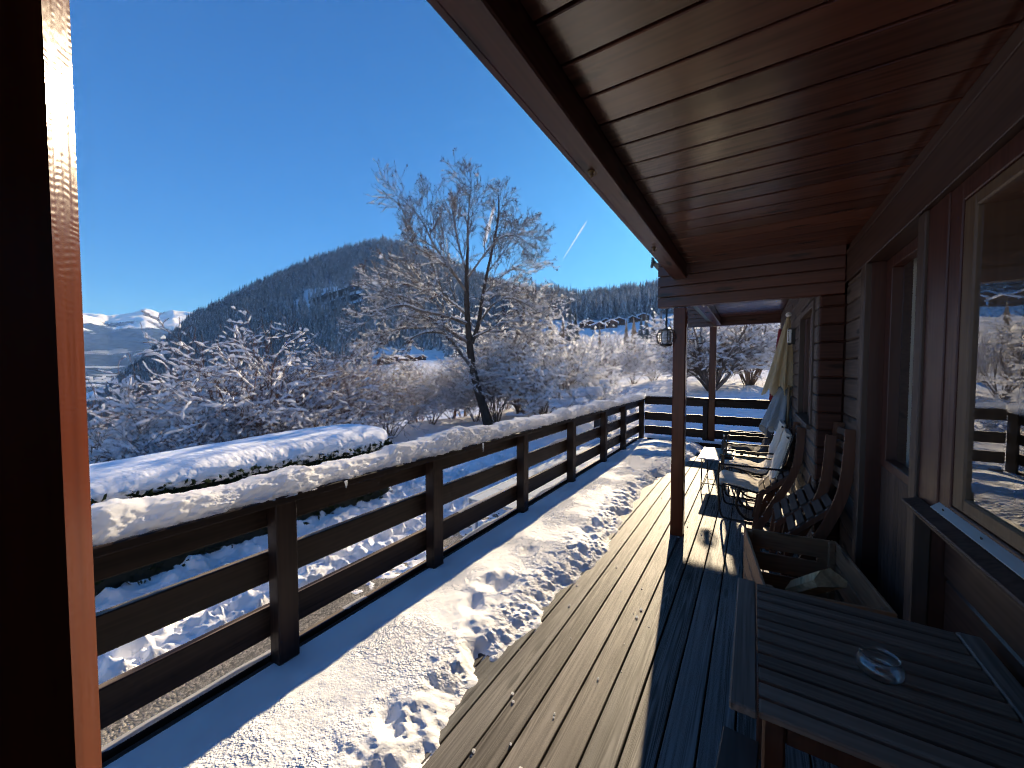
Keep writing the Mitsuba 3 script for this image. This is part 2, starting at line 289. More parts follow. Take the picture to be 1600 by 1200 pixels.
# ------------------------------------------------------------------ the chalet
def chalet():
    c = thing('chalet', 'dark brown timber chalet with varnished porch ceiling, glazed door and large window', 'chalet')
    def part(name, mesh, m, parent=None, **k): return put(name, mesh, m, parent or c, **k)
    rng = np.random.default_rng(3)
    # posts
    def post(x0, x1, y0, y1, z0, z1, ch, m='varnish_post'):
        import shapely
        pts = [(x0+ch, y0), (x1-ch, y0), (x1, y0+ch), (x1, y1-ch), (x1-ch, y1), (x0+ch, y1), (x0, y1-ch), (x0, y0+ch)]
        me = trimesh.creation.extrude_polygon(shapely.Polygon(pts), z1-z0, engine='earcut'); me.apply_translation([0, 0, z0])
        return part('post', (np.array(me.vertices), np.array(me.faces)), m)
    post(-0.70, -0.58, -0.02, 0.105, -1.5, 2.614, 0.022)
    labels[c+'__post'] = {'label': 'near post with one sunlit chamfered edge'}
    post(-0.70, -0.578, 4.21, 4.335, 0.0, 2.34, 0.010)
    post(-0.845, -0.71, 9.74, 9.87, 0.0, 2.68, 0.008)
    # near porch: beam, fascia, ceiling
    part('beam', cbox(-0.672, -0.572, -2.6, 4.148, 2.615, 2.85, 0.006), 'varnish_beam')
    part('fascia', cbox(-0.702, -0.675, -2.6, 4.148, 2.626, 2.98, 0.004), 'varnish_beam')
    ceil = part('ceiling', cbox(-0.572, 1.0, -2.6, 4.148, 2.775, 2.80, 0), 'varnish_beam')
    y = 1.216-0.188*20
    while y < 4.1:
        y1 = min(y+0.188, 4.146)
        part('plank', cbox(-0.571, 0.72, y+0.011, y1-0.002, 2.740+0.0008*rng.uniform(-1, 1), 2.774, 0.0035), 'varnish_ceiling', ceil)
        y += 0.188
    roof = part('roof', cbox(-0.70, 5.5, -2.8, 4.4, 2.99, 3.10, 0.01), 'varnish_beam')
    for yy in (-0.2, 1.693, 2.984):      # cup hooks under the beam
        h = part('hook', lathe([(0.001, 0.0), (0.017, 0.0), (0.017, -0.003), (0.008, -0.006), (0.009, -0.02), (0.007, -0.026), (0.0005, -0.028)], 12), 'bronze')
        scene[h]['to_world'] = T().translate([-0.638, yy, 2.614])
        w = put('arm', tube([(0.0, 0, -0.014), (0.012, 0.002, -0.02), (0.02, 0.004, -0.016), (0.024, 0.004, -0.008)], 0.0022, 6), 'bronze', h)
        scene[w]['to_world'] = T().translate([-0.638, yy, 2.614])
    # header boards across the balcony
    hd = part('header', cbox(-0.825, 0.63, 4.172, 4.27, 2.35, 2.98, 0), 'varnish_header')
    for k in range(6):
        z = 2.342+0.105*k
        part('plank', cbox(-0.842, 0.628, 4.15-0.003*(k % 2), 4.171, z+0.004, z+0.102, 0.004), 'varnish_header', hd)
    part('gutter', join(bar((-0.86, 4.14, 2.80), (-0.86, 9.9, 2.80), 0.09, 0.006), bar((-0.905, 4.14, 2.835), (-0.905, 9.9, 2.835), 0.006, 0.07), bar((-0.905, 4.14, 2.76), (-0.89, 4.14, 2.86), 0.03, 0.02)), 'gutter_metal')
    # upper right: crown and trim board
    part('crown', join(cbox(0.645, 0.80, -2.6, 4.146, 2.668, 2.739, 0.004), cbox(0.628, 0.646, -2.6, 4.146, 2.652, 2.690, 0.003)), 'trim_brown')
    part('trim_board', cbox(0.632, 0.80, -2.6, 4.146, 2.432, 2.651, 0.003), 'trim_brown')
    part('head_bead', cbox(0.622, 0.632, -2.6, 4.146, 2.424, 2.438, 0.003), 'trim_brown')
    # wall right of the door (between door and header)
    w = part('wall', cbox(0.668, 0.90, 3.56, 4.168, 0.0, 2.431, 0), 'siding_grey')
    for k in range(17):
        z = 0.15*k
        part('plank', cbox(0.642+0.003*rng.random(), 0.667, 3.575, 4.168, z+0.004, min(z+0.147, 2.43), 0.009), 'siding_grey', w)
    part('corner_trim', cbox(0.622, 0.672, 3.455, 3.57, 0.0, 2.43, 0.006), 'frame_grey')
    # door, set back
    d = part('door', cbox(0.745, 0.785, 2.555, 3.45, 0.03, 1.085, 0.003), 'door_grey')
    for k in range(12):
        part('plank', cbox(0.734, 0.744, 2.56+0.074*k, 2.56+0.074*k+0.070, 0.06, 1.08, 0.003), 'door_grey', d)
    part('frame', join(cbox(0.728, 0.785, 3.335, 3.449, 1.086, 2.36, 0.004), cbox(0.728, 0.785, 2.556, 2.665, 1.086, 2.36, 0.004),
        cbox(0.7275, 0.785, 2.556, 3.449, 2.361, 2.43, 0.004), cbox(0.722, 0.786, 2.666, 3.334, 1.086, 1.145, 0.006)), 'frame_red', d)
    part('jamb', join(cbox(0.655, 0.80, 3.4505, 3.4545, 0.0, 2.43, 0.001), cbox(0.655, 0.80, 2.551, 2.5545, 0.0, 2.43, 0.001)), 'frame_red', d)
    part('pane', cbox(0.756, 0.757, 2.666, 3.334, 1.145, 2.36, 0), 'window_glass', d)
    scene[c+'__door__pane'] = {'type': 'rectangle', 'bsdf': {'type': 'ref', 'id': 'window_glass'},
        'to_world': T().translate([0.757, 3.0, 1.7525]).rotate([0, 1, 0], -90).scale([0.6075, 0.334, 1])}
    part('name_plate', cbox(0.728, 0.7335, 2.90, 3.06, 1.098, 1.132, 0.002), 'brass', d)
    # post between door and window
    part('mullion_post', cbox(0.640, 0.70, 2.462, 2.552, 0.0, 2.431, 0.005), 'frame_grey')
    part('mullion_core', cbox(0.7005, 0.80, 2.468, 2.549, 0.0, 2.431, 0.002), 'frame_red')
    # window, set back
    part('trim_board', cbox(0.652, 0.80, 2.255, 2.461, 1.10, 2.431, 0.004), 'frame_red')
    wi = part('window', join(cbox(0.658, 0.80, 2.152, 2.2545, 1.10, 2.43, 0.004), cbox(0.658, 0.80, -1.2, 2.1515, 2.355, 2.43, 0.004),
        cbox(0.658, 0.80, -1.2, 2.1515, 1.10, 1.188, 0.004)), 'frame_red')
    part('sash', join(cbox(0.663, 0.79, 2.062, 2.1515, 1.189, 2.354, 0.006), cbox(0.663, 0.79, -1.2, 2.0615, 2.305, 2.354, 0.006),
        cbox(0.663, 0.79, -1.2, 2.0615, 1.189, 1.245, 0.006)), 'frame_tan', wi)
    scene[c+'__window__pane'] = {'type': 'rectangle', 'bsdf': {'type': 'ref', 'id': 'window_glass'},
        'to_world': T().translate([0.674, 0.431, 1.775]).rotate([0, 1, 0], -90).scale([0.530, 1.631, 1])}
    part('sill', bar((0.622, -1.2, 1.124), (0.622, 2.44, 1.124), 0.062, 0.022, up=(-0.35, 0, 1), b=0.005), 'frame_grey', wi)
    part('sill_board', cbox(0.625, 0.80, -1.2, 2.46, 1.070, 1.092, 0.003), 'frame_grey', wi)
    part('metal_strip', bar((0.648, -1.2, 1.164), (0.648, 2.25, 1.164), 0.040, 0.004, up=(-0.9, 0, 1), b=0.001), 'steel', wi)
    for k in range(8):
        part('screw', cbox(0.6435, 0.6465, 2.16-0.30*k, 2.172-0.30*k, 1.158, 1.170, 0.001), 'black_metal', wi)
    # wall below the window
    lw = part('wall', cbox(0.772, 0.90, -2.6, 2.461, 0.0, 1.05, 0), 'siding_grey')
    for k in range(4):
        part('plank', cbox(0.748+0.006*(k == 3)*-1, 0.771, -2.6, 2.461, 0.262*k+0.006, 0.262*k+0.258, 0.008), 'trim_brown', lw)
    part('wall', cbox(0.66, 0.90, -2.6, -1.201, 1.051, 2.43, 0), 'siding_grey')
    # room behind the glass
    room = part('room', join(cbox(4.2, 4.3, -2.6, 4.1, 0, 2.7, 0), cbox(0.91, 4.2, 4.1, 4.2, 0, 2.7, 0), cbox(0.91, 4.2, -2.7, -2.6, 0, 2.7, 0),
        cbox(0.80, 4.2, -2.6, 4.1, 2.60, 2.66, 0), cbox(0.80, 4.2, -2.6, 4.1, -0.05, 0.0, 0)), 'room_wood')
    part('room_partition', join(cbox(0.80, 2.6, 3.47, 3.52, 0, 2.6, 0), cbox(2.6, 2.7, 2.45, 3.52, 0, 2.6, 0)), 'room_wood')
    # house corner and far wall, set forward
    ew = part('end_wall', cbox(0.49, 0.90, 4.205, 4.30, 0.0, 2.345, 0), 'siding_brown')
    for k in range(16):
        z = 0.15*k
        part('plank', cbox(0.472, 0.641, 4.174+0.003*rng.random(), 4.204, z+0.004, min(z+0.147, 2.345), 0.009), 'siding_brown', ew)
    fw = part('far_wall', join(cbox(0.49, 0.62, 4.301, 4.50, 0.0, 2.86, 0), cbox(0.49, 0.62, 5.601, 9.9, 0.0, 2.86, 0), cbox(0.49, 0.62, 4.50, 5.60, 0.0, 1.20, 0), cbox(0.49, 0.62, 4.50, 5.60, 2.30, 2.86, 0)), 'siding_grey')
    for k in range(19):
        z = 0.15*k
        segs = [(4.21, 4.44), (5.66, 9.9)] if 1.15 < z < 2.3 else [(4.21, 9.9)]
        for a, b in segs:
            part('plank', cbox(0.465, 0.489, a, b, z+0.004, min(z+0.147, 2.86), 0.009), 'siding_grey', fw)
    fwi = part('window', join(cbox(0.452, 0.56, 4.445, 4.505, 1.21, 2.36, 0.004), cbox(0.452, 0.56, 5.595, 5.655, 1.21, 2.36, 0.004), cbox(0.452, 0.56, 4.506, 5.594, 2.30, 2.36, 0.004)), 'frame_grey')
    part('sash', join(cbox(0.50, 0.545, 4.506, 4.58, 1.22, 2.299, 0.005), cbox(0.50, 0.545, 5.52, 5.594, 1.22, 2.299, 0.005), cbox(0.50, 0.545, 5.02, 5.09, 1.22, 2.299, 0.005)), 'frame_red', fwi)
    scene[fwi+'__pane'] = {'type': 'rectangle', 'bsdf': {'type': 'ref', 'id': 'window_glass'},
        'to_world': T().translate([0.524, 5.05, 1.76]).rotate([0, 1, 0], -90).scale([0.54, 0.54, 1])}
    part('sill', cbox(0.425, 0.56, 4.42, 5.68, 1.17, 1.209, 0.005), 'frame_grey', fwi)
    part('room_dark', cbox(0.60, 0.617, 4.4, 5.7, 1.0, 2.4, 0), 'room_wood', fwi)
    # far porch
    part('beam', cbox(-0.762, -0.622, 4.275, 9.738, 2.70, 2.87, 0.006), 'varnish_beam')
    fc = part('ceiling', cbox(-0.90, 1.0, 4.275, 9.95, 2.905, 2.93, 0), 'varnish_beam')
    y = 4.28
    while y < 9.7:
        part('plank', cbox(-0.62, 0.489, y, y+0.170, 2.872, 2.904, 0.004), 'varnish_ceiling', fc); y += 0.188
    fh = part('header', cbox(-1.30, 0.62, 9.765, 9.86, 2.69, 4.60, 0), 'varnish_header')
    for k in range(20):
        z = 2.686+0.095*k
        part('plank', cbox((-1.32 if k else -1.02), 0.62, 9.74, 9.764, z+0.004, z+0.092, 0.004), 'varnish_header', fh)
    part('roof', cbox(-0.88, 5.5, 4.41, 10.0, 3.0, 3.10, 0.01), 'varnish_beam')
    part('bracket', join(cbox(-0.72, -0.64, 7.4, 7.42, 2.690, 2.699, 0), cbox(-0.688, -0.672, 7.36, 7.46, 2.689, 2.698, 0)), 'black_metal')
    # shell so that no light leaks in
    part('shell', join(cbox(5.4, 5.5, -2.8, 10, -1.5, 3.0, 0), cbox(0.63, 5.4, 9.87, 9.97, -1.5, 3.0, 0), cbox(0.91, 5.4, -2.8, -2.72, -1.5, 3.0, 0), cbox(0.80, 5.4, -2.7, 9.86, -0.4, -0.06, 0)), 'siding_brown')
chalet()
k = put('roof_snow', join(cbox(-0.60, 5.4, -2.7, 4.3, 3.101, 3.30, 0.08), cbox(-0.78, 5.4, 4.45, 9.7, 3.102, 3.31, 0.08)), 'snow_plain')
tag(k, 'thick snow lying on the chalet roof', 'snow', kind='stuff')

# ------------------------------------------------------------------ deck
def deck():
    d = put('deck', join(cbox(-2.5, 0.80, -2.6, 9.85, -0.30, -0.05, 0)), 'dark_void')
    labels[d] = {'kind': 'structure', 'label': 'weathered plank deck of the balcony, gaps dark between planks', 'category': 'deck'}
    rng = np.random.default_rng(5)
    k0 = int(math.floor((-2.42-DX0)/PITCHD))
    for k in range(k0, 6):
        x0 = DX0+PITCHD*k
        dz = rng.uniform(-0.0015, 0.0015)
        cuts = [-2.6, float(rng.uniform(2.5, 6.5)), 9.8] if k % 3 == 1 else [-2.6, 9.8]
        for a, b in zip(cuts[:-1], cuts[1:]):
            put('plank', cbox(x0+0.005, min(x0+PITCHD-0.004, 0.76), a+0.002, b-0.002, -0.028, dz, 0.003), 'deck_wood', d)
deck()

# ------------------------------------------------------------------ railing
def railing():
    r = thing('balcony_railing', 'long dark brown balcony railing with three boards, heaped with snow along its top', 'railing')
    def part(name, mesh, m='stained_rail'): return put(name, mesh, m, r)
    part('cap', cbox(-2.47, -2.235, -2.6, 9.86, 0.955, 1.0, 0.006))
    for z0, z1 in ((0.805, 0.953), (0.478, 0.655), (0.148, 0.330), (-0.25, 0.040)):
        part('board', cbox(-2.42, -2.373, -2.6, 9.84, z0, z1, 0.005))
    for y in (-1.7, -0.32, 1.105, 2.372, 3.88, 5.345, 6.84, 8.115, 9.69):
        part('post', cbox(-2.372, -2.268, y, y+0.118, -0.05, 0.953, 0.006), 'stained_rail_upright')
    r = thing('end_railing', 'short dark brown railing across the far end of the balcony', 'railing')
    def part(name, mesh, m='stained_rail_cross'): return put(name, mesh, m, r)
    part('cap', cbox(-2.234, 0.46, 9.74, 9.93, 1.02, 1.06, 0.006))
    for z0, z1 in ((0.862, 1.018), (0.475, 0.662), (0.137, 0.329), (-0.25, 0.025)):
        part('board', cbox(-2.26, 0.46, 9.80, 9.845, z0, z1, 0.005))
    part('post', cbox(-0.95, -0.848, 9.68, 9.795, -0.05, 1.018, 0.006), 'stained_rail_upright')
    part('kick_board', cbox(-2.1, 0.40, 9.40, 9.60, 0.0, 0.10, 0.006))
railing()

# ------------------------------------------------------------------ things on the deck
def garden_table():
    t = thing('garden_table', 'dark weathered slatted wooden table with breadboard ends beside the large window', 'table')
    def part(name, mesh, m): return put(name, mesh, m, t)
    rng = np.random.default_rng(8)
    y0, y1, zt = 1.262, 2.052, 0.75
    part('end_board', cbox(-0.040, 0.030, y0, y1, zt-0.028, zt, 0.005), 'table_edge')
    part('end_board', cbox(0.655, 0.722, y0, y1, zt-0.028, zt, 0.005), 'table_edge')
    for k in range(11):
        a = y0+0.0718*k
        part('slat', cbox(0.034, 0.651, a+0.005, a+0.0615, zt-0.024, zt-0.001-0.0015*rng.random(), 0.004), 'table_wood')
    for x in (0.045, 0.60):
        for y in (1.30, 1.955):
            part('leg', cbox(x, x+0.055, y, y+0.055, 0.0, zt-0.029, 0.006), 'teak_red')
    part('apron', cbox(0.101, 0.599, 1.312, 1.334, zt-0.105, zt-0.029, 0.004), 'teak_red')
    part('apron', cbox(0.101, 0.599, 1.976, 1.998, zt-0.105, zt-0.029, 0.004), 'teak_red')
    part('apron', cbox(0.062, 0.084, 1.356, 1.954, zt-0.105, zt-0.029, 0.004), 'teak_red')
    part('apron', cbox(0.617, 0.639, 1.356, 1.954, zt-0.105, zt-0.029, 0.004), 'teak_red')
garden_table()

def glass_bowl():
    out = [(0.001, 0.0), (0.034, 0.0), (0.050, 0.006), (0.0625, 0.022), (0.0645, 0.036), (0.0605, 0.050), (0.0525, 0.060), (0.0505, 0.065), (0.0545, 0.0715)]
    inn = [(0.0505, 0.0740), (0.0465, 0.068), (0.0490, 0.058), (0.0568, 0.048), (0.0607, 0.036), (0.0590, 0.023), (0.047, 0.010), (0.033, 0.0045), (0.001, 0.004)]
    p = smooth_path([(a, b, 0) for a, b in out+inn], 5)[:, :2]
    p = p*0.92; p[:, 0] = np.maximum(p[:, 0], 0.0005)
    k = put('glass_bowl', move(lathe(p, 48), (0.358, 1.615, 0.7505)), 'clear_glass', smooth=True)
    tag(k, 'small round clear glass bowl with a rolled rim standing on the slatted table', 'bowl')
glass_bowl()

def crate():
    t = thing('wooden_crate', 'open weathered wooden crate with slotted ends standing behind the slatted table', 'crate')
    X0, X1, Y0, Y1, H = 0.02, 0.585, 2.56, 3.46, 0.50
    rz = math.radians(7)
    def part(name, mesh, m): return put(name, move(mesh, rz=rz, piv=(0.25, 3.0)), m, t)
    for y, m in ((Y0, 'crate_wood'), (Y1-0.018, 'crate_wood')):
        part('plank', cbox(X0, X1, y, y+0.018, H-0.135, H, 0.003), m)
        part('plank', cbox(X0, X0+0.11, y, y+0.018, H-0.165, H-0.136, 0.002), m)
        part('plank', cbox(X1-0.11, X1, y, y+0.018, H-0.165, H-0.136, 0.002), m)
        part('plank', cbox(X0, X1, y, y+0.018, H-0.30, H-0.166, 0.003), m)
        part('plank', cbox(X0, X1, y, y+0.018, 0.02, H-0.318, 0.003), m)
    for x in (X0, X1-0.016):
        for z0, z1 in ((H-0.145, H), (H-0.305, H-0.160), (0.02, H-0.32)):
            part('plank', cbox(x, x+0.016, Y0+0.019, Y1-0.019, z0, z1, 0.003), 'crate_wood_side')
    for x in (X0+0.017, X1-0.052):
        for y in (Y0+0.019, Y1-0.054):
            part('corner_post', cbox(x, x+0.035, y, y+0.035, 0.02, H-0.004, 0.003), 'crate_wood_side')
    for k in range(5):
        part('floor_slat', cbox(X0+0.002, X1-0.002, Y0+0.05+0.145*k, Y0+0.17+0.145*k, 0.0, 0.019, 0.003), 'crate_wood')
crate()

def log():
    import shapely
    rng = np.random.default_rng(4)
    pr = shapely.Polygon([(-0.07, 0), (0.06, 0.005), (0.075, 0.03), (0.02, 0.085), (-0.03, 0.075), (-0.075, 0.03)])
    m = trimesh.creation.extrude_polygon(pr, 0.36, engine='earcut'); m = m.subdivide().subdivide()
    v = np.array(m.vertices); v += 0.006*(meshkit.fbm(v*[60, 60, 9], 3)[:, None]-0.5)*[1, 1, 0.3]
    v = v[:, [0, 2, 1]]*[1.25, 1, 1.25]; v[:, 1] -= 0.18
    f = np.array(m.faces)[:, ::-1]
    rx = math.radians(-38); c, s = math.cos(rx), math.sin(rx)
    v = np.stack([v[:, 0], c*v[:, 1]-s*v[:, 2], s*v[:, 1]+c*v[:, 2]], 1)
    k = put('firewood_log', move((v, f), (0.37, 3.04, 0.31), rz=0.45), 'log_wood')
    tag(k, 'split pale firewood log lying inside the open crate', 'log')
log()

def near_chair():
    t = thing('garden_armchair', 'dark wooden garden armchair pushed in under the near edge of the slatted table', 'chair')
    def part(name, mesh, m='teak_red'): return put(name, mesh, m, t)
    wood_d = 'table_edge'
    part('armrest', bar((-0.045, 0.70, 0.66), (-0.008, 1.262, 0.655), 0.09, 0.024), 'armrest_wood')
    part('armrest', bar((0.53, 0.68, 0.655), (0.53, 1.25, 0.655), 0.075, 0.024), 'armrest_wood')
    for x in (-0.03, 0.515):
        part('leg', cbox(x, x+0.04, 1.18, 1.235, 0.0, 0.642, 0.005))
        part('leg', bar((x+0.02, 0.70, 0.0), (x+0.02, 0.60, 0.98), 0.04, 0.05))
    for k in range(8):
        a = 0.76+0.062*k
        part('slat', cbox(0.012, 0.512, a, a+0.052, 0.405, 0.423, 0.004))
    part('seat_rail', cbox(-0.028, 0.553, 1.236, 1.258, 0.34, 0.40, 0.004))
    for k in range(6):
        z = 0.50+0.075*k
        part('back_slat', cbox(0.012, 0.512, 0.66-0.1*(z-0.4), 0.68-0.1*(z-0.4), z, z+0.055, 0.004))
wood('armrest_wood', (0.022, 0.017, 0.015), (0.065, 0.052, 0.046), 1, rough=0.5, spec=0.45, knots=False)
near_chair()

def folding_chairs():
    spots = [(4.80, 0.025, 1.03, 'first folding slatted chair leaning by the wall, next to the cushioned chairs'),
             (3.90, 0.135, 1.09, 'second folding slatted chair leaning by the wall, middle one of the three'),
             (3.60, 0.205, 1.17, 'third folding slatted chair leaning by the wall, next to the door frame')]
    for y, dx, zs, lab in spots:
        t = thing('folding_chair', lab, 'chair', 'folding slatted wooden chairs leaned by the wall')
        def part(name, mesh, m='teak_red'): return put(name, mesh, m, t)
        def P(x, z): return np.array([x+dx, 0, z*zs])
        prof = smooth_path([P(0.40, 1.10), P(0.39, 0.90), P(0.365, 0.70), P(0.30, 0.52), P(0.19, 0.30), P(0.04, 0.0)], 4)
        w = 0.46
        for yy in (y, y+w):
            ms = []
            n = []
            for i in range(len(prof)):
                a = prof[min(i+1, len(prof)-1)]-prof[max(i-1, 0)]; a /= np.linalg.norm(a)
                n.append(np.array([a[2], 0, -a[0]]))
            n = np.array(n); hw = 0.034
            L, R = prof-hw*n, prof+hw*n
            k = len(prof); V = np.vstack([L+[0, yy, 0], R+[0, yy, 0], L+[0, yy+0.024, 0], R+[0, yy+0.024, 0]])
            F_ = []
            for i in range(k-1):
                F_ += [(i, i+1, k+i+1, k+i), (2*k+i, 3*k+i, 3*k+i+1, 2*k+i+1), (i, 2*k+i, 2*k+i+1, i+1), (k+i, k+i+1, 3*k+i+1, 3*k+i)]
            F_ += [(0, k, 3*k, 2*k), (k-1, 3*k-1, 4*k-1, 2*k-1)]
            part('side_rail', (V, np.array(F_)))
            # seat rail and front leg
            part('seat_rail', bar(P(0.33, 0.60)+[0, yy+(0.037 if yy == y else -0.013), 0], P(0.055, 0.36)+[0, yy+(0.037 if yy == y else -0.013), 0], 0.022, 0.04, up=(0.4, 0, 1)))
            part('front_leg', bar(P(0.075, 0.36)+[0, yy+(0.062 if yy == y else -0.038), 0], P(0.02, 0.0)+[0, yy+(0.062 if yy == y else -0.038), 0], 0.022, 0.045, up=(1, 0, 0)))
            for q in ((0.125, 0.32), (0.20, 0.42), (0.09, 0.16)):
                part('bolt', move(lathe([(0.0005, 0.006), (0.006, 0.005), (0.008, 0.0), (0.0005, 0.0)], 10), (0, 0, 0)), 'steel')
                key = [kk for kk in scene if kk.startswith(t+'__bolt')][-1]
                scene[key]['to_world'] = T().translate([float(q[0]+dx), float(yy-0.001), float(q[1]*zs)]).rotate([1, 0, 0], 90)
        for k in range(5):      # seat slats
            s = (k+0.4)/5.0
            c = P(0.32-0.275*s, 0.625-0.24*s)
            part('slat', bar(c+[0, y+0.026, 0], c+[0, y+w-0.002, 0], 0.058, 0.016, up=(-0.66, 0, 0.75)), 'teak_grey')
        for k in range(5):      # back slats, bowed
            s = k/4.6
            a = P(0.392-0.05*s**1.6, 1.05-0.40*s)
            m = join(*[bar(a+[0.022*(1-((u-0.5)*2)**2), y+0.026+(w-0.03)*u, 0], a+[0.022*(1-((u+0.25-0.5)*2)**2), y+0.026+(w-0.03)*(u+0.25), 0], 0.014, 0.050, up=(0.12, 0, 1), b=0.002) for u in (0, 0.25, 0.5, 0.75)])
            part('back_slat', m, 'teak_grey')
folding_chairs()

def lounge_chairs():
    spots = [(5.02, 0.0, 'cushion_cream', 'black tube garden chair with cream cushion, nearest of the three beside the glass side table'),
             (5.92, 0.0, 'cushion_cream', 'black tube garden chair with cream cushion, middle one of the three'),
             (7.25, -0.02, 'cushion_dark', 'black tube garden chair with a dark seat, farthest of the three before the end railing')]
    for y, dx, cm, lab in spots:
        t = thing('tube_chair', lab, 'chair', 'metal tube garden chairs along the wall')
        def part(name, mesh, m='black_metal', **k): return put(name, mesh, m, t, **k)
        w = 0.50
        prof = smooth_path([(-0.30+dx, 0, 0.385), (-0.24+dx, 0, 0.415), (-0.05+dx, 0, 0.385), (0.10+dx, 0, 0.365), (0.19+dx, 0, 0.42), (0.27+dx, 0, 0.66), (0.36+dx, 0, 1.02)], 7)
        k = len(prof); g = np.gradient(prof, axis=0); g /= np.linalg.norm(g, axis=1, keepdims=True)
        n = np.stack([-g[:, 2], 0*g[:, 0], g[:, 0]], 1); n *= np.sign(n[:, 2:3]+1e-9*0+1e-9) if False else 1
        rng = np.random.default_rng(int(y*10))
        ny = 15; ys = np.linspace(0, w, ny)
        tuft = 0.008*np.sin(np.linspace(0, 1, k)*24)[:, None]*np.ones(ny)+0.004*rng.normal(size=(k, ny))
        edge = np.sqrt(np.clip(1-np.abs(ys/w*2-1)**6, 0, 1))[None]
        top = prof[:, None]+n[:, None]*((0.012+(0.036+tuft)*edge)[..., None])+np.stack([0*ys, y+ys, 0*ys], -1)[None]
        bot = prof[:, None]-n[:, None]*0.006+np.stack([0*ys, y+ys, 0*ys], -1)[None]+0*top
        V = np.vstack([top.reshape(-1, 3), bot.reshape(-1, 3)]); G = grid_faces(k, ny)
        m = k*ny; side = []
        for i in range(k-1):
            side += [(i*ny, m+i*ny, m+(i+1)*ny, (i+1)*ny), (i*ny+ny-1, (i+1)*ny+ny-1, m+(i+1)*ny+ny-1, m+i*ny+ny-1)]
        for j in range(ny-1):
            side += [(j, j+1, m+j+1, m+j), (m-ny+j, 2*m-ny+j, 2*m-ny+j+1, m-ny+j+1)]
        side = np.array(side); side = np.vstack([side[:, [0, 1, 2]], side[:, [0, 2, 3]]])
        part('cushion', (V, np.vstack([G[:, ::-1], G+m, side])), cm, smooth=50)
        for yy in (y-0.03, y+w+0.03):
            loop = smooth_path([(0.34+dx, yy, 0.64), (0.1+dx, yy, 0.635), (-0.27+dx, yy, 0.63), (-0.31+dx, yy, 0.60), (-0.31+dx, yy, 0.30), (-0.28+dx, yy, 0.05), (-0.20+dx, yy, 0.012), (0.0+dx, yy, 0.011), (0.30+dx, yy, 0.011)], 5)
            part('arm_loop', tube(loop, 0.011, 8), smooth=40)
            rail = np.vstack([prof-n*0.018])+[0, yy-y, 0]; rail[:, 1] = yy+(0.026 if yy < y else -0.026)
            part('seat_rail', tube(rail, 0.010, 8), smooth=40)
        for q in ((-0.27+dx, 0.368), (0.12+dx, 0.335), (0.33+dx, 0.99), (0.30+dx, 0.011)):
            part('cross_tube', tube([(q[0], y-0.03, q[1]), (q[0], y+w+0.03, q[1])], 0.010, 8), smooth=40)
        loop = smooth_path([(-0.10+dx, y+0.05, 0.34), (-0.13+dx, y+0.05, 0.16), (-0.05+dx, y+0.05, 0.03), (0.12+dx, y+0.05, 0.012), (0.30+dx, y+0.05, 0.012)], 6)
        part('spring_leg', tube(loop, 0.014, 8), smooth=40)
        part('spring_leg', tube(loop+[0, w-0.10, 0], 0.014, 8), smooth=40)
lounge_chairs()

def side_table():
    t = thing('side_table', 'small side table with grey glass top and thin black legs before the tube chairs', 'table')
    def part(name, mesh, m='black_metal', **k): return put(name, mesh, m, t, **k)
    x0, x1, y0, y1, z = -0.645, -0.20, 6.03, 6.90, 0.46
    part('glass_top', cbox(x0+0.02, x1-0.02, y0+0.02, y1-0.02, z-0.006, z, 0.002), 'glass_top')
    part('rim', join(cbox(x0, x0+0.019, y0, y1, z-0.018, z+0.002, 0.003), cbox(x1-0.019, x1, y0, y1, z-0.018, z+0.002, 0.003),
        cbox(x0+0.0195, x1-0.0195, y0, y0+0.019, z-0.018, z+0.002, 0.003), cbox(x0+0.0195, x1-0.0195, y1-0.019, y1, z-0.018, z+0.002, 0.003)), 'lamp_white')
    for x in (x0+0.05, x1-0.05):
        part('leg_loop', tube(smooth_path([(x, y0+0.03, z-0.02), (x, y0+0.02, 0.2), (x, y0-0.02, 0.03), (x, y0+0.10, 0.009), (x, y1-0.10, 0.009), (x, y1+0.02, 0.03), (x, y1-0.02, 0.2), (x, y1-0.03, z-0.02)], 5), 0.008, 8), smooth=40)
    for y in (y0+0.0, y1-0.0):
        part('stretcher', tube([(x0+0.05, y, 0.10), (x1-0.05, y, 0.10)], 0.007, 6))
side_table()
k = put('ashtray', move(lathe([(0.0005, 0.0), (0.075, 0.0), (0.095, 0.035), (0.085, 0.036), (0.068, 0.012), (0.0005, 0.011)], 24), (-0.30, 6.22, 0.4605)), 'black_plastic', smooth=40)
tag(k, 'flat black ashtray standing on the corner of the glass side table', 'ashtray')
k = put('glass_jar', move(lathe([(0.0005, 0.0), (0.05, 0.0), (0.062, 0.03), (0.06, 0.08), (0.045, 0.105), (0.048, 0.115), (0.040, 0.115), (0.040, 0.10), (0.053, 0.078), (0.055, 0.03), (0.045, 0.008), (0.0005, 0.008)], 28), (-0.285, 6.50, 0.4605)), 'clear_glass', smooth=40)
tag(k, 'round glass jar catching the sun on the glass side table', 'jar')
b = thing('bottle', 'dark bottle standing on the far edge of the glass side table', 'bottle')
put('body', move(lathe([(0.0005, 0.0), (0.034, 0.0), (0.036, 0.006), (0.036, 0.12), (0.030, 0.15), (0.014, 0.175), (0.013, 0.215), (0.0005, 0.215)], 20), (-0.36, 6.78, 0.4605)), 'black_plastic', b, smooth=40)
put('cap', move(lathe([(0.0005, 0.0), (0.015, 0.0), (0.015, 0.025), (0.0005, 0.026)], 16), (-0.36, 6.78, 0.6765)), 'steel', b, smooth=40)

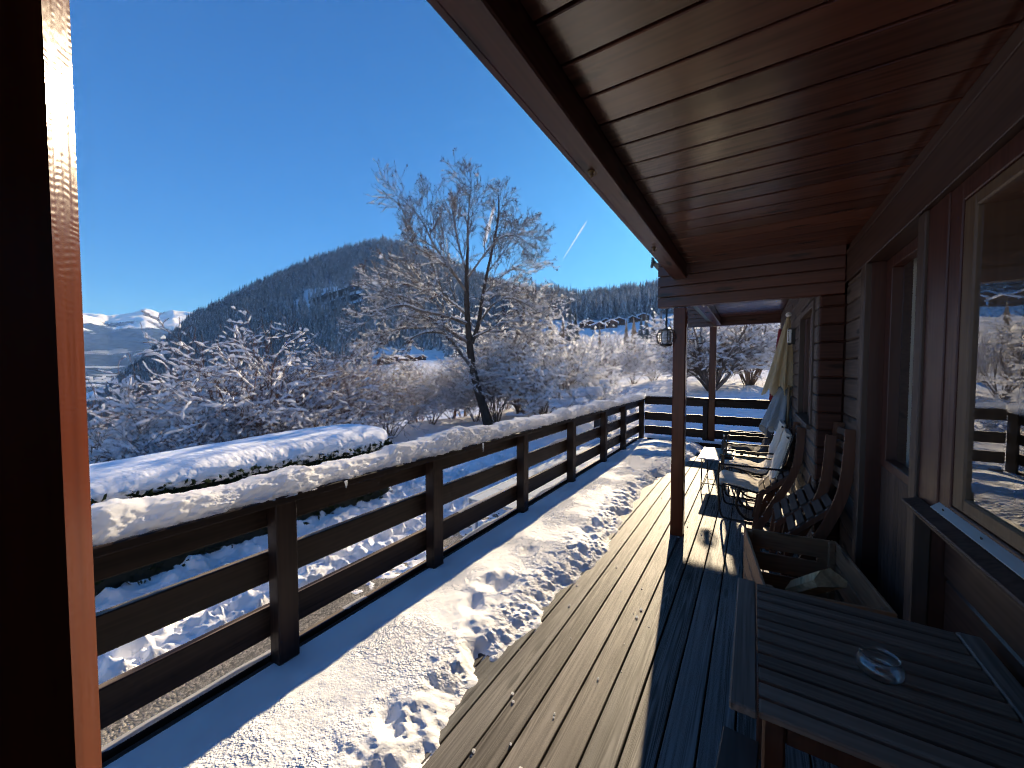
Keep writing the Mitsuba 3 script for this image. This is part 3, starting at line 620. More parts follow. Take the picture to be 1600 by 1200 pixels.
def parasols():
    t = thing('parasol', 'folded cream parasol with white finial leaning by the wall lamp', 'parasol')
    top, bot = np.array([0.405, 6.62, 2.46]), np.array([0.33, 6.58, 0.0])
    def ax(z): return bot+(top-bot)*(z/2.46)
    put('pole', tube([bot+[0.06, 0, 0.0], ax(1.2)+[0.035, 0, 0], top], 0.019, 10), 'teak_pole', t, smooth=40)
    m = trimesh.creation.icosphere(2, 0.035); put('finial', (np.array(m.vertices)+top+[0, 0, 0.02], np.array(m.faces)), 'lamp_white', t, smooth=True)
    rng = np.random.default_rng(2)
    def folded(z_top, z_bot, r_top, r_bot, nf, lean, seed, ragged):
        nz, na = 26, 120
        g = np.linspace(0, 2*np.pi, na, endpoint=False)
        rg = np.random.default_rng(seed); ph = rg.uniform(0, 6.28, 4)
        rows = []
        for i in range(nz):
            s = i/(nz-1); z = z_top+(z_bot-z_top)*s
            r = r_top+(r_bot-r_top)*s**0.9
            fold = 1+0.30*s**0.6*np.cos(nf*g+ph[0]+0.8*np.sin(g+ph[1])+1.2*s)+0.12*np.cos(3*g+ph[2]+2*s)
            zz = z+ragged*s**3*np.cos(nf*g+ph[3])
            c = ax(z)
            rows.append(np.stack([c[0]+lean[0]*s+r*fold*np.cos(g), c[1]+lean[1]*s+r*0.8*fold*np.sin(g), zz], -1))
        V = np.array(rows).reshape(-1, 3)
        i, j = np.meshgrid(np.arange(nz-1), np.arange(na), indexing='ij')
        q = np.stack([i*na+j, i*na+(j+1) % na, (i+1)*na+(j+1) % na, (i+1)*na+j], -1).reshape(-1, 4)
        return V, np.vstack([q[:, [0, 1, 2]], q[:, [0, 2, 3]]])
    put('canopy', folded(2.44, 1.42, 0.022, 0.155, 7, (-0.075, -0.02), 3, 0.07), 'parasol_cream', t, smooth=True)
    put('strap', folded(1.47, 1.435, 0.10, 0.105, 7, (-0.06, 0), 3, 0.0), 'parasol_grey', t, smooth=True)
    t = thing('parasol', 'folded grey blue parasol hanging low beneath the cream parasol', 'parasol')
    put('canopy', folded(1.45, 0.86, 0.075, 0.165, 6, (-0.075, 0.0), 9, 0.06), 'parasol_grey', t, smooth=True)
    put('pole', tube([(0.40, 6.50, 0.0), (0.425, 6.52, 1.5)], 0.016, 8), 'teak_pole', t, smooth=40)
    t = thing('parasol', 'folded dark red parasol standing behind the cream parasol', 'parasol')
    b = folded(2.30, 1.2, 0.02, 0.075, 6, (0, 0), 11, 0.04)
    put('canopy', (b[0]+[-0.05, 0.75, 0.05], b[1]), 'red_cloth', t, smooth=True)
    put('pole', tube([(0.37, 7.36, 0.0), (0.37, 7.36, 1.4)], 0.016, 8), 'teak_pole', t, smooth=40)
wood('teak_pole', (0.16, 0.11, 0.06), (0.30, 0.21, 0.12), 2, rough=0.5, knots=False)
parasols()

def lanterns():
    for (x, y, zt, lab) in ((-0.765, 4.21, 2.34, 'black cage lantern hanging from the near header beside the post'), (-1.03, 9.78, 2.68, 'black cage lantern hanging from the far header, beyond the first lantern')):
        t = thing('lantern', lab, 'lantern', 'cage lanterns under the headers')
        zc = zt-0.29
        put('rod', tube([(x, y, zt), (x, y, zc+0.085)], 0.010, 8), 'black_metal', t, smooth=40)
        put('cap', move(lathe([(0.0005, 0.022), (0.03, 0.02), (0.056, 0.006), (0.056, -0.004), (0.0005, -0.004)], 24), (x, y, zc+0.072)), 'black_metal', t, smooth=30)
        put('base', move(lathe([(0.0005, 0.012), (0.055, 0.012), (0.058, 0.0), (0.045, -0.012), (0.0005, -0.012)], 24), (x, y, zc-0.082)), 'black_metal', t, smooth=30)
        put('glass', move(lathe([(0.036, -0.068), (0.042, -0.03), (0.042, 0.03), (0.034, 0.066)], 20), (x, y, zc)), 'lamp_white', t, smooth=40)
        for k in range(10):
            g = k*math.pi/5
            arc = [(x+math.cos(g)*(0.05+0.045*math.cos(s)), y+math.sin(g)*(0.05+0.045*math.cos(s)), zc+0.076*math.sin(s)) for s in np.linspace(-1.45, 1.45, 9)]
            put('rib', tube(arc, 0.0042, 5), 'black_metal', t, smooth=40)
        for dz in (-0.045, -0.015, 0.015, 0.045):
            r = 0.05+0.045*math.cos(math.asin(dz/0.076))
            put('ring', tube([(x+r*math.cos(g), y+r*math.sin(g), zc+dz) for g in np.linspace(0, 2*math.pi, 25)], 0.003, 5, False), 'black_metal', t)
lanterns()
t = thing('wall_lamp', 'black framed white wall lamp beside the folded cream parasol', 'lamp')
put('bracket', cbox(0.43, 0.466, 6.33, 6.45, 2.06, 2.26, 0.004), 'black_metal', t)
put('shade', cbox(0.392, 0.4295, 6.335, 6.445, 2.05, 2.27, 0.004), 'black_metal', t)
put('pane', cbox(0.384, 0.391, 6.345, 6.435, 2.075, 2.25, 0.002), 'lamp_white', t)
put('front', cbox(0.396, 0.424, 6.327, 6.3345, 2.075, 2.25, 0.002), 'lamp_white', t)
t = thing('curtain', 'pale green grey curtain hanging behind the door glass', 'curtain')
g = np.linspace(0, 1, 60)
c = np.stack([0.83+0.012*np.sin(g*46), 2.98+0.36*g, 0*g], -1)
V = np.vstack([c+[0, 0, 1.1], c+[0, 0, 2.42]])
put('panel', (V, grid_faces(2, 60)), 'curtain_cloth', t, smooth=True)
t = thing('curtain', 'pale sheer curtain hanging behind the large window', 'curtain')
c = np.stack([0.95+0.014*np.sin(g*52), 1.30+0.42*g, 0*g], -1)
V = np.vstack([c+[0, 0, 0.9], c+[0, 0, 2.50]])
put('panel', (V, grid_faces(2, 60)), 'curtain_cloth', t, smooth=True)

# ------------------------------------------------------------------ snow on the balcony
def deck_snow():
    xs, ys = np.arange(-2.33, -0.70, 0.0125), np.arange(0.2, 9.75, 0.0135)
    X, Y = np.meshgrid(xs, ys, indexing='ij')
    edge = np.interp(Y, [0.2, 1.1, 1.5, 2.1, 2.6, 3.4, 4.6, 5.6, 6.6, 7.2, 8.2, 9.3, 9.75], [-1.20, -1.17, -1.26, -1.25, -1.19, -1.14, -1.21, -1.30, -1.18, -1.05, -0.95, -0.88, -0.85])
    edge = edge+0.16*(fbm2(Y*2.3, X*0.5, 3, 1)-0.5)+0.10*(fbm2(Y*8, X*8, 3, 2)-0.5)
    d = edge-X                                             # distance inside the edge
    h = 0.085*sstep(-0.02, 0.22, d)*(0.8+0.4*fbm2(X*1.5, Y*1.2, 2, 3))
    lump = fbm2(X*6, Y*6, 4, 4)-0.5
    rough = sstep(0.50, 0.0, X+1.75-0.25*(fbm2(Y*0.8, X, 2, 6)-0.5))       # untouched and smooth by the railing, trodden outside
    tro = 1-rough
    h += tro*(0.085*lump+0.052*(fbm2(X*16, Y*16, 3, 5)-0.5)+0.030*(fbm2(X*38, Y*38, 2, 7)-0.5))
    h += rough*(0.030*(fbm2(X*3, Y*2, 3, 8)-0.5)+0.010*(fbm2(X*22, Y*22, 3, 10)-0.5))
    rng = np.random.default_rng(12)
    for i in range(34):                                    # footprints and thaw pits
        fx, fy = rng.uniform(-1.75, -1.15), rng.uniform(0.8, 9.2)
        a, b, th = rng.uniform(0.05, 0.085), rng.uniform(0.07, 0.15), rng.uniform(-0.9, 0.9)
        u, v = (X-fx)*math.cos(th)-(Y-fy)*math.sin(th), (X-fx)*math.sin(th)+(Y-fy)*math.cos(th)
        q = (u/a)**2+(v/b)**2
        q = q*(0.55+0.9*fbm2(X*9+i, Y*9, 3, 300)); h += -rng.uniform(0.015, 0.045)*np.exp(-q*1.2)+0.014*np.exp(-(np.sqrt(q)-1.45)**2*5)*(fbm2(X*14, Y*14+i, 2, 301)*1.6-0.3)
    h += 0.006*(fbm2(X*90, Y*90, 2, 9)-0.5)*tro
    h = h*(0.05+0.95*sstep(-2.36, -1.80, X))+0.004
    h = h*sstep(-0.03, 0.05, d)-0.05*(1-sstep(-0.05, 0.01, d))
    V = np.stack([X, Y, h], -1).reshape(-1, 3); Fc = grid_faces(len(xs), len(ys))
    keep = (V[Fc][:, :, 2] > -0.030).any(1) & ~((V[Fc][:, :, 2] < -0.022).any(1))
    k = put('deck_snow', (V, Fc[keep]), 'snow_near', smooth=True)
    tag(k, 'trodden snow lying along the deck beside the railing', 'snow', kind='stuff')
    # crumbs scattered on the planks
    ms = []
    base = trimesh.creation.icosphere(1, 1.0)
    for i in range(46):
        x, y = (rng.uniform(-1.2, -0.4), rng.uniform(1.1, 6.0)) if i > 12 else (rng.uniform(-1.05, -0.55), rng.uniform(1.1, 1.7))
        r = rng.uniform(0.003, 0.009)
        v = np.array(base.vertices)*r*rng.uniform(0.6, 1.2, 3)*(1+0.5*(rng.random((42, 1))-0.5))
        ms.append((v+[x, y, r*0.6], np.array(base.faces)))
    k = put('snow_crumbs', join(*ms), 'snow_far', smooth=True)
    tag(k, 'crumbs of snow scattered on the bare planks', 'snow', kind='stuff')
deck_snow()

def cap_snow():
    def roll(p0, p1, w, h_fn, res, seed, name, lab, overhang=0.02):
        n = int(np.linalg.norm(np.subtract(p1, p0))/res); m = 56
        s = np.linspace(0, 1, n); L = np.linalg.norm(np.subtract(p1, p0))*s
        g = np.linspace(-0.18, math.pi+0.18, m)
        a = (np.array(p1)-p0)/np.linalg.norm(np.subtract(p1, p0)); side = np.array([a[1], -a[0], 0])
        S, G = np.meshgrid(L, g, indexing='ij')
        H = h_fn(L)[:, None]
        big = fbm2(S*3.0, G*0.5, 3, seed)-0.5; mid = fbm2(S*11, G*2.2, 4, seed+1)-0.5; fine = fbm2(S*40, G*7, 3, seed+2)-0.5
        ridge = np.abs(fbm2(S*9+G*1.1, G*1.1, 2, seed+5)-0.5)
        ww = (w/2)*(1+0.30*(fbm2(S*2.2, G*0+3, 3, seed+3)-0.5)[:, :1])*np.ones_like(G)
        lowf = 0.35+0.65*np.abs(np.cos(G))
        k = 1+0.75*big+0.85*mid*lowf+0.34*fine*lowf-0.25*ridge*lowf
        c = np.sign(np.cos(G))*np.abs(np.cos(G))**0.7*ww*(1+0.62*mid+0.34*fine+0.30*big)
        z = np.sin(G)**1.0*H*k
        z = np.where(np.sin(G) > 0, np.abs(z), z*0.35)
        V = (np.array(p0)+a*S[..., None]+side*c[..., None]); V[..., 2] += z
        V[..., :2] += (a*0.02*(fbm2(S*20, G*3, 2, seed+4)-0.5)[..., None])[..., :2]
        key = put(name, (V.reshape(-1, 3), grid_faces(n, m)), 'snow_heaped', smooth=True)
        tag(key, lab, 'snow', kind='stuff')
        C = np.stack([V[:, 4]*0.9+V[:, -5]*0.1, V[:, 4]*0.1+V[:, -5]*0.9], 1); C[..., 2] = p0[2]+0.012
        put('core', (C.reshape(-1, 3), grid_faces(n, 2)), 'snow_plain', key)
        return V
    V = roll((-2.365, -0.6, 1.0), (-2.365, 9.88, 1.0), 0.245, lambda L: 0.155*(0.08+1.45*fbm2(L*1.9, 0*L, 3, 40)), 0.011, 21, 'railing_snow', 'lumpy snow heaped along the top of the long railing')
    roll((-2.24, 9.85, 1.06), (-1.15, 9.85, 1.06), 0.20, lambda L: 0.10*np.clip(1-L/0.98, 0.0, 1)**0.7*(0.7+0.6*fbm2(L*2, 0*L, 2, 41))+0.008, 0.012, 31, 'end_railing_snow', 'thin snow tapering out on the end railing')
    rng = np.random.default_rng(6)
    for i, (y, L) in enumerate(((1.52, 0.05), (3.02, 0.08))):
        pts = [(-2.232, y, 0.995), (-2.230, y+0.004, 0.995-L*0.5), (-2.231, y+0.002, 0.995-L)]
        k = put('icicle', tube(pts, [0.012, 0.008, 0.002], 7), 'snow_far', smooth=60)
        tag(k, ['short icicle hanging under the railing snow between first and second post', 'long icicle hanging under the railing snow past the second railing post', 'stubby icicle hanging right at the second railing post', 'icicle hanging from a snow lump near the front of the railing'][i], 'icicle', 'icicles under the railing snow')
    # thin snow on the board edges
    ms = []
    for z, m0 in ((0.655, 0.56), (0.330, 0.54), (0.040, 0.52)):
        L = np.arange(0.3, 9.6, 0.02)
        hh = np.clip((fbm2(L*1.3, 0*L+z, 3, 50)-m0)*0.16+0.004*(L-3), 0, 0.028)
        x = np.array([-2.421, -2.415, -2.398, -2.380, -2.373]); pr = np.array([0, 0.8, 1.0, 0.8, 0])
        V = np.stack([np.broadcast_to(x, (len(L), 5)), np.repeat(L[:, None], 5, 1), z+hh[:, None]*pr-0.001*(hh[:, None] <= 0)], -1)
        Fc = grid_faces(len(L), 5); Vf = V.reshape(-1, 3)
        ms.append((Vf, Fc[(Vf[Fc][:, :, 2] > z+0.002).any(1)]))
    k = put('board_snow', join(*ms), 'snow_far', smooth=True); tag(k, 'thin broken line of snow on the railing boards', 'snow', kind='stuff')
    xs, ys = np.arange(-2.1, 0.30, 0.02), np.arange(9.38, 9.68, 0.02)
    X, Y = np.meshgrid(xs, ys, indexing='ij')
    V = np.stack([X, Y, 0.10+0.035*np.sin(np.clip((Y-9.38)/0.24, 0, 1)*np.pi)*np.clip((0.1-X)/0.6, 0, 1)*(0.5+fbm2(X*5, Y*5, 3, 3))-0.002], -1).reshape(-1, 3)
    k = put('kick_board_snow', (V, grid_faces(len(xs), len(ys))), 'snow_near', smooth=True); tag(k, 'ridge of snow on the low board by the end railing', 'snow', kind='stuff')
cap_snow()

# ------------------------------------------------------------------ ground round the chalet
CP = np.array([(-4.7, 1.4, -1.5), (-6.5, 1.2, -1.5), (-7, 5.7, -1.5), (-7.6, 7.8, -1.48), (-3, 5, -1.5), (-3, -3, -1.5), (-6, -4, -1.5), (2, 0, -1.5), (6, 4, -1.3), (-3, 10, -1.45), (0, 11.2, -1.35),
    (-9.3, 3, -1.5), (-9.3, 7, -1.5), (-12, 2, -1.9), (-14, 7, -1.9), (3, 12.5, -0.9), (-1, 15, -0.35), (-3, 14, -0.7), (-2, 18, 0.25), (1, 20, 0.5), (-4, 22, 0.35), (-5, 30, 0.95), (0, 30, 1.25), (6, 25, 1.2), (-8, 14, -1.1),
    (-12, 17, -1.15), (-9, 20, -0.5), (-15, 13, -1.55), (-18, 17, -1.6), (-20, 5, -4.5), (-30, 5, -9), (-22, 12, -3.6), (-32, 20, -7), (-17, 25, -1.6), (-26, 30, -4.5), (-10, 36, 0.6), (-9, 52, 2.0), (-40, 42, -9), (-60, 10, -22),
    (-20, -10, -5), (-10, -12, -2.2), (12, 40, 3), (10, -15, -1.5), (-60, 60, -16), (-30, 60, -5), (15, 60, 6)], float)
_rbf = RBFInterpolator(CP[:, :2], CP[:, 2], kernel='linear', smoothing=0.02, neighbors=24)
RIDGE = np.array([(-130, -9), (-100, -8.5), (-88, -7.0), (-80.1, -4.0), (-76, 0.8), (-71.7, 6.0), (-65.5, 10.4), (-59.9, 13.8), (-53.6, 16.7), (-50.4, 17.6), (-45.7, 16.9), (-41.0, 15.2), (-36.5, 13.5), (-31.3, 11.7), (-29.3, 11.0), (-22, 9.6), (-15, 9.9), (-5, 10.3), (8, 11), (30, 12), (60, 9), (130, 5)], float)
FOOT = np.array([(-130, -70), (-88, -75), (-80, -62), (-71, -40), (-60, -12), (-50, 6), (-40, 12), (-32, 18), (-22, 20), (-10, 21), (30, 20), (130, 0)], float)
def ridge_r(az): return np.interp(az, [-130, -80, -60, -34, -28, -10, 130], [760, 800, 900, 860, 480, 450, 450])
def foot_r(az): return np.interp(az, [-130, -80, -60, -34, -28, -10, 130], [330, 330, 340, 330, 235, 230, 230])
def height(x, y):
    r = np.hypot(x, y); az = np.degrees(np.arctan2(x, y))
    sh = x.shape
    near = _rbf(np.stack([x.ravel(), y.ravel()], -1)*np.minimum(1, 62/np.maximum(r.ravel(), 1e-6))[:, None]).reshape(sh)
    rr, rf = ridge_r(az), foot_r(az)
    zr = EYE+rr*np.tan(np.radians(np.interp(az, RIDGE[:, 0], RIDGE[:, 1])-0.45))
    zf = np.interp(az, FOOT[:, 0], FOOT[:, 1])
    t1 = sstep(55, 1.0*rf, r)
    z = near*(1-t1)+zf*t1
    t2 = np.clip((r-rf)/(rr-rf), 0, 1.6)
    up = np.where(t2 < 1, t2**1.22, 1-0.35*(t2-1))
    z = z+np.where(r > rf, (zr-zf)*up, 0)
    amp = sstep(60, 400, r)*np.clip(1-t2*0.6, 0.1, 1)
    z = z+amp*14*(fbm2(x/90, y/90, 4, 70)-0.5)
    z = z+0.14*sstep(8, 14, r)*(fbm2(x/1.3, y/1.3, 3, 71)-0.5)+sstep(3, 9, r)*0.10*(fbm2(x/0.5, y/0.5, 3, 72)-0.5)
    return z
DRIVE = (-9.9, -2.55, -2.6, 12.6)
def drive_in(x, y):
    a, b, c, d = DRIVE
    e = np.minimum(np.minimum(x-a, b+1-x), np.minimum(y-c, d-y))
    return sstep(0.0, 0.6, e)
def terrain():
    az = np.radians(np.concatenate([np.linspace(-179.99, -100, 40, endpoint=False), np.linspace(-100, 20, 560, endpoint=False), np.linspace(20, 180, 60)]))
    r = np.concatenate([np.geomspace(1.2, 60, 230, endpoint=False), np.geomspace(60, 1500, 170)])
    A, R = np.meshgrid(az, r, indexing='ij')
    X, Y = R*np.sin(A), R*np.cos(A)
    Z = height(X, Y)-0.35*drive_in(X, Y)
    Z = np.where((X > -2.3) & (X < 5.6) & (Y > -3) & (Y < 9.9), np.minimum(Z, -1.0), Z)
    k = put('ground', (np.stack([X, Y, Z], -1).reshape(-1, 3), grid_faces(len(az), len(r))), 'snow_ground', smooth=True)
    labels[k] = {'kind': 'structure', 'label': 'snow covered ground and forested mountain slopes round the chalet', 'category': 'ground'}
terrain()
def drive():
    a, b, c, d = DRIVE
    xs, ys = np.arange(a, b+0.01, 0.15), np.arange(c, d+0.01, 0.15)
    X, Y = np.meshgrid(xs, ys, indexing='ij')
    Z = height(X, Y)-0.02
    k = put('driveway', (np.stack([X, Y, Z-0.3*(1-drive_in(X, Y))], -1).reshape(-1, 3), grid_faces(len(xs), len(ys))), 'gravel', smooth=True)
    labels[k] = {'kind': 'structure', 'label': 'wet gravel driveway below the balcony with melting snow', 'category': 'driveway'}
    xs, ys = np.arange(a, b+0.01, 0.028), np.arange(-1.2, d+0.01, 0.028)
    X, Y = np.meshgrid(xs, ys, indexing='ij')
    base = height(X, Y)
    n1 = fbm2(X*0.9, Y*0.55, 4, 81); n2 = fbm2(X*4.5, Y*4.5, 4, 82); n3 = fbm2(X*13, Y*13, 3, 83)
    side = sstep(-5.30, -5.85, X+0.7*(fbm2(Y*0.6, X*0.6, 2, 80)-0.5))     # ploughed aside towards the hedge
    along = sstep(1.4, 5.2, Y)
    near = sstep(-4.6, -3.4, X)
    cover = 0.74*side+0.40*along+0.15*near*along-0.22
    th = (cover+0.95*(n1-0.5)+0.60*(n2-0.5)+0.12*(n3-0.5)-0.14)
    h = 0.10*np.clip(th, -0.3, 0.55)+0.035*sstep(0.0, 0.08, th)
    crumb = np.maximum(0, fbm2(X*6.5, Y*6.5, 2, 87)-0.46)*0.62+np.maximum(0, n3-0.48)*0.22+np.maximum(0, fbm2(X*2.6, Y*2.6, 2, 86)-0.5)*0.5
    row = 0.40+0.75*np.exp(-((X+6.1-0.4*(n1-0.5))/0.7)**2)
    h = np.where(th > 0, h+crumb*row*sstep(0.0, 0.12, th), h)
    h = h+0.20*sstep(-6.7, -7.3, X)*(0.6+0.8*n2)
    track = np.exp(-((X+4.9-0.06*Y)/0.17)**2)+np.exp(-((X+3.5-0.06*Y)/0.17)**2)
    h = h-0.10*track*sstep(0, 0.2, th)*(1-side)*(0.4+1.2*n1)
    hz = base-0.02+h-0.4*(1-drive_in(X, Y))
    V = np.stack([X, Y, hz], -1).reshape(-1, 3); Fc = grid_faces(len(xs), len(ys))
    keep = (h.ravel()[Fc] > -0.004).any(1)
    k = put('driveway_snow', (V, Fc[keep]), 'snow_near', smooth=True)
    tag(k, 'broken ploughed snow lying on the driveway and its bank', 'snow', kind='stuff')
drive()

def low_roof():
    t = thing('low_roof', 'pale sheet metal roof with dark seams, just below the balcony railing', 'roof')
    x0, x1, y0, y1, z = -4.30, -1.0, 5.4, 13.6, -0.62
    n = 11
    for i in range(n):
        a, b = y0+(y1-y0)*i/n, y0+(y1-y0)*(i+1)/n
        put('panel', cbox(x0, min(x1, -2.55) if b < 10.2 else x1, a+0.008, b-0.008, z-0.03, z, 0.004), 'roof_sheet', t)
    put('edge', cbox(x0-0.03, x0-0.004, y0, y1, z-0.10, z+0.012, 0.004), 'lamp_white', t)
    for (x, y) in ((x0+0.05, y0+0.1), (x0+0.05, y1-0.1), (-2.7, y0+0.1), (x1-0.1, y1-0.1)):
        put('leg', cbox(x-0.04, x+0.04, y-0.04, y+0.04, -1.6, z-0.031, 0.004), 'lamp_white', t)
low_roof()

# ------------------------------------------------------------------ vegetation builders
def seg_mesh(segs, n=4):
    S = np.array(segs, float)            # p0 p1 r0 r1
    p0, p1, r0, r1 = S[:, 0:3], S[:, 3:6], S[:, 6], S[:, 7]
    a = p1-p0; a /= np.linalg.norm(a, axis=1, keepdims=True)+1e-9
    u = np.cross(a, [0.31, 0.17, 0.93]); u /= np.linalg.norm(u, axis=1, keepdims=True)+1e-9
    w = np.cross(a, u); g = np.arange(n)*2*np.pi/n
    ring = np.cos(g)[None, :, None]*u[:, None]+np.sin(g)[None, :, None]*w[:, None]
    p0 = p0-a*r0[:, None]*0.3
    V = np.stack([p0[:, None]+ring*r0[:, None, None], p1[:, None]+ring*r1[:, None, None]], 1).reshape(-1, 3)
    b = np.arange(len(S))[:, None]*2*n; j = np.arange(n)[None]
    q = np.stack([b+j, b+(j+1) % n, b+n+(j+1) % n, b+n+j], -1).reshape(-1, 4)
    return V, np.vstack([q[:, [0, 1, 2]], q[:, [0, 2, 3]]])

def snow_on(segs, rng, prob=0.8, wid=2.2, hgt=0.02, rmin=0.0, slope=0.85, grow=1.0):
    """loaves of snow lying along the upper side of branch pieces"""
    S = np.array(segs, float)
    a = S[:, 3:6]-S[:, 0:3]; L = np.linalg.norm(a, axis=1); d = a/(L[:, None]+1e-9)
    ok = (np.abs(d[:, 2]) < slope*rng.uniform(0.55, 1.1, len(S))) & (S[:, 6] >= rmin) & (rng.random(len(S)) < prob)
    S, d, L = S[ok], d[ok], L[ok]
    if not len(S): return None
    side = np.cross(d, [0, 0, 1.0]); side /= np.linalg.norm(side, axis=1, keepdims=True)+1e-9
    up = np.cross(side, d)
    sc = rng.uniform(0.6, 1.4, len(S))*grow
    r = np.maximum(S[:, 6], S[:, 7])
    W = (r*wid+0.35*hgt)*sc; H = (hgt+r*0.8)*sc*(1.15-np.abs(d[:, 2]))
    pr = np.array([(-1, -0.1), (-0.75, 0.62), (0, 1.0), (0.75, 0.62), (1, -0.1)])
    st = np.array([(-0.06, 0.35), (0.3, 1.0), (0.7, 0.9), (1.06, 0.35)])
    jit = rng.uniform(0.75, 1.25, (len(S), 4))
    V = (S[:, None, None, 0:3]+d[:, None, None]*(L[:, None, None]*st[None, :, None, 0])[..., None]
         + side[:, None, None]*(W[:, None, None]*(st[None, :, None, 1]*jit[:, :, None])*pr[None, None, :, 0])[..., None]
         + up[:, None, None]*((r*0.55)[:, None, None]+H[:, None, None]*(st[None, :, None, 1]*jit[:, :, None])*pr[None, None, :, 1])[..., None])
    b = (np.arange(len(S))*20)[:, None]; i, j = np.meshgrid(np.arange(3), np.arange(4), indexing='ij')
    k = (i*5+j).ravel()[None]
    q = np.stack([b+k, b+k+5, b+k+6, b+k+1], -1).reshape(-1, 4)
    return V.reshape(-1, 3), np.vstack([q[:, [0, 1, 2]], q[:, [0, 2, 3]]])

ICO1 = trimesh.creation.icosphere(1, 1.0); ICO2 = trimesh.creation.icosphere(2, 1.0)
def clumps(points, sizes, rng, flat=0.6, base=ICO1):
    bv, bf = np.array(base.vertices), np.array(base.faces); n = len(points)
    k = 1+0.55*(rng.random((n, len(bv), 1))-0.5)
    sc = np.stack([rng.uniform(0.8, 1.5, n), rng.uniform(0.7, 1.2, n), np.full(n, flat)*rng.uniform(0.8, 1.2, n)], -1)
    v = bv[None]*k*sc[:, None]; v[..., 2] = np.where(v[..., 2] < 0, v[..., 2]*0.55, v[..., 2])
    th = rng.uniform(0, 6.28, n); c, s = np.cos(th)[:, None], np.sin(th)[:, None]
    x = c*v[..., 0]-s*v[..., 1]; y = s*v[..., 0]+c*v[..., 1]
    V = np.stack([x, y, v[..., 2]], -1)*np.asarray(sizes)[:, None, None]+np.asarray(points)[:, None]
    F_ = bf[None]+(np.arange(n)*len(bv))[:, None, None]
    return V.reshape(-1, 3), F_.reshape(-1, 3)

def leaves(points, size, rng):
    n = len(points); p = np.asarray(points)
    a = rng.normal(size=(n, 3)); a /= np.linalg.norm(a, axis=1, keepdims=True)
    b = np.cross(a, rng.normal(size=(n, 3))); b /= np.linalg.norm(b, axis=1, keepdims=True)
    s = size*rng.uniform(0.6, 1.4, (n, 1))
    V = np.stack([p-a*s, p+b*s*0.5, p+a*s, p-b*s*0.5], 1).reshape(-1, 3)
    q = (np.arange(n)*4)[:, None]+np.arange(4)[None]
    return V, np.vstack([q[:, [0, 1, 2]], q[:, [0, 2, 3]]])

def unit(v): return v/(np.linalg.norm(v)+1e-12)
def grow(rng, p, d, L, r, level, P, segs, tips):
    """one branch as a bending chain with side shoots"""
    n = P['n'][level]; step = L/n; d = unit(np.array(d, float)); p = np.array(p, float)
    r1 = r*P['taper'][level]
    for i in range(n):
        d = unit(d+rng.normal(size=3)*P['wob'][level]+np.array([0, 0, P['up'][level]]))
        q = p+d*step
        ra, rb = r+(r1-r)*i/n, r+(r1-r)*(i+1)/n
        segs.append((*p, *q, ra, rb)); p = q
        if level+1 < len(P['n']) and (i+0.5)/n >= P['start'][level]:
            kf = P['kids'][level]; k = int(kf)+(rng.random() < kf-int(kf))
            for _ in range(k):
                ax = unit(np.cross(d, rng.normal(size=3)))
                ang = P['ang'][level]*rng.uniform(0.7, 1.3)
                dd = d*math.cos(ang)+ax*math.sin(ang)
                rem = 1-(i+0.5)/n
                grow(rng, p, dd, L*P['len'][level]*(0.45+0.75*rem)*rng.uniform(0.7, 1.25), max(rb*P['rk'][level], 0.0016), level+1, P, segs, tips)
    tips.append(p)

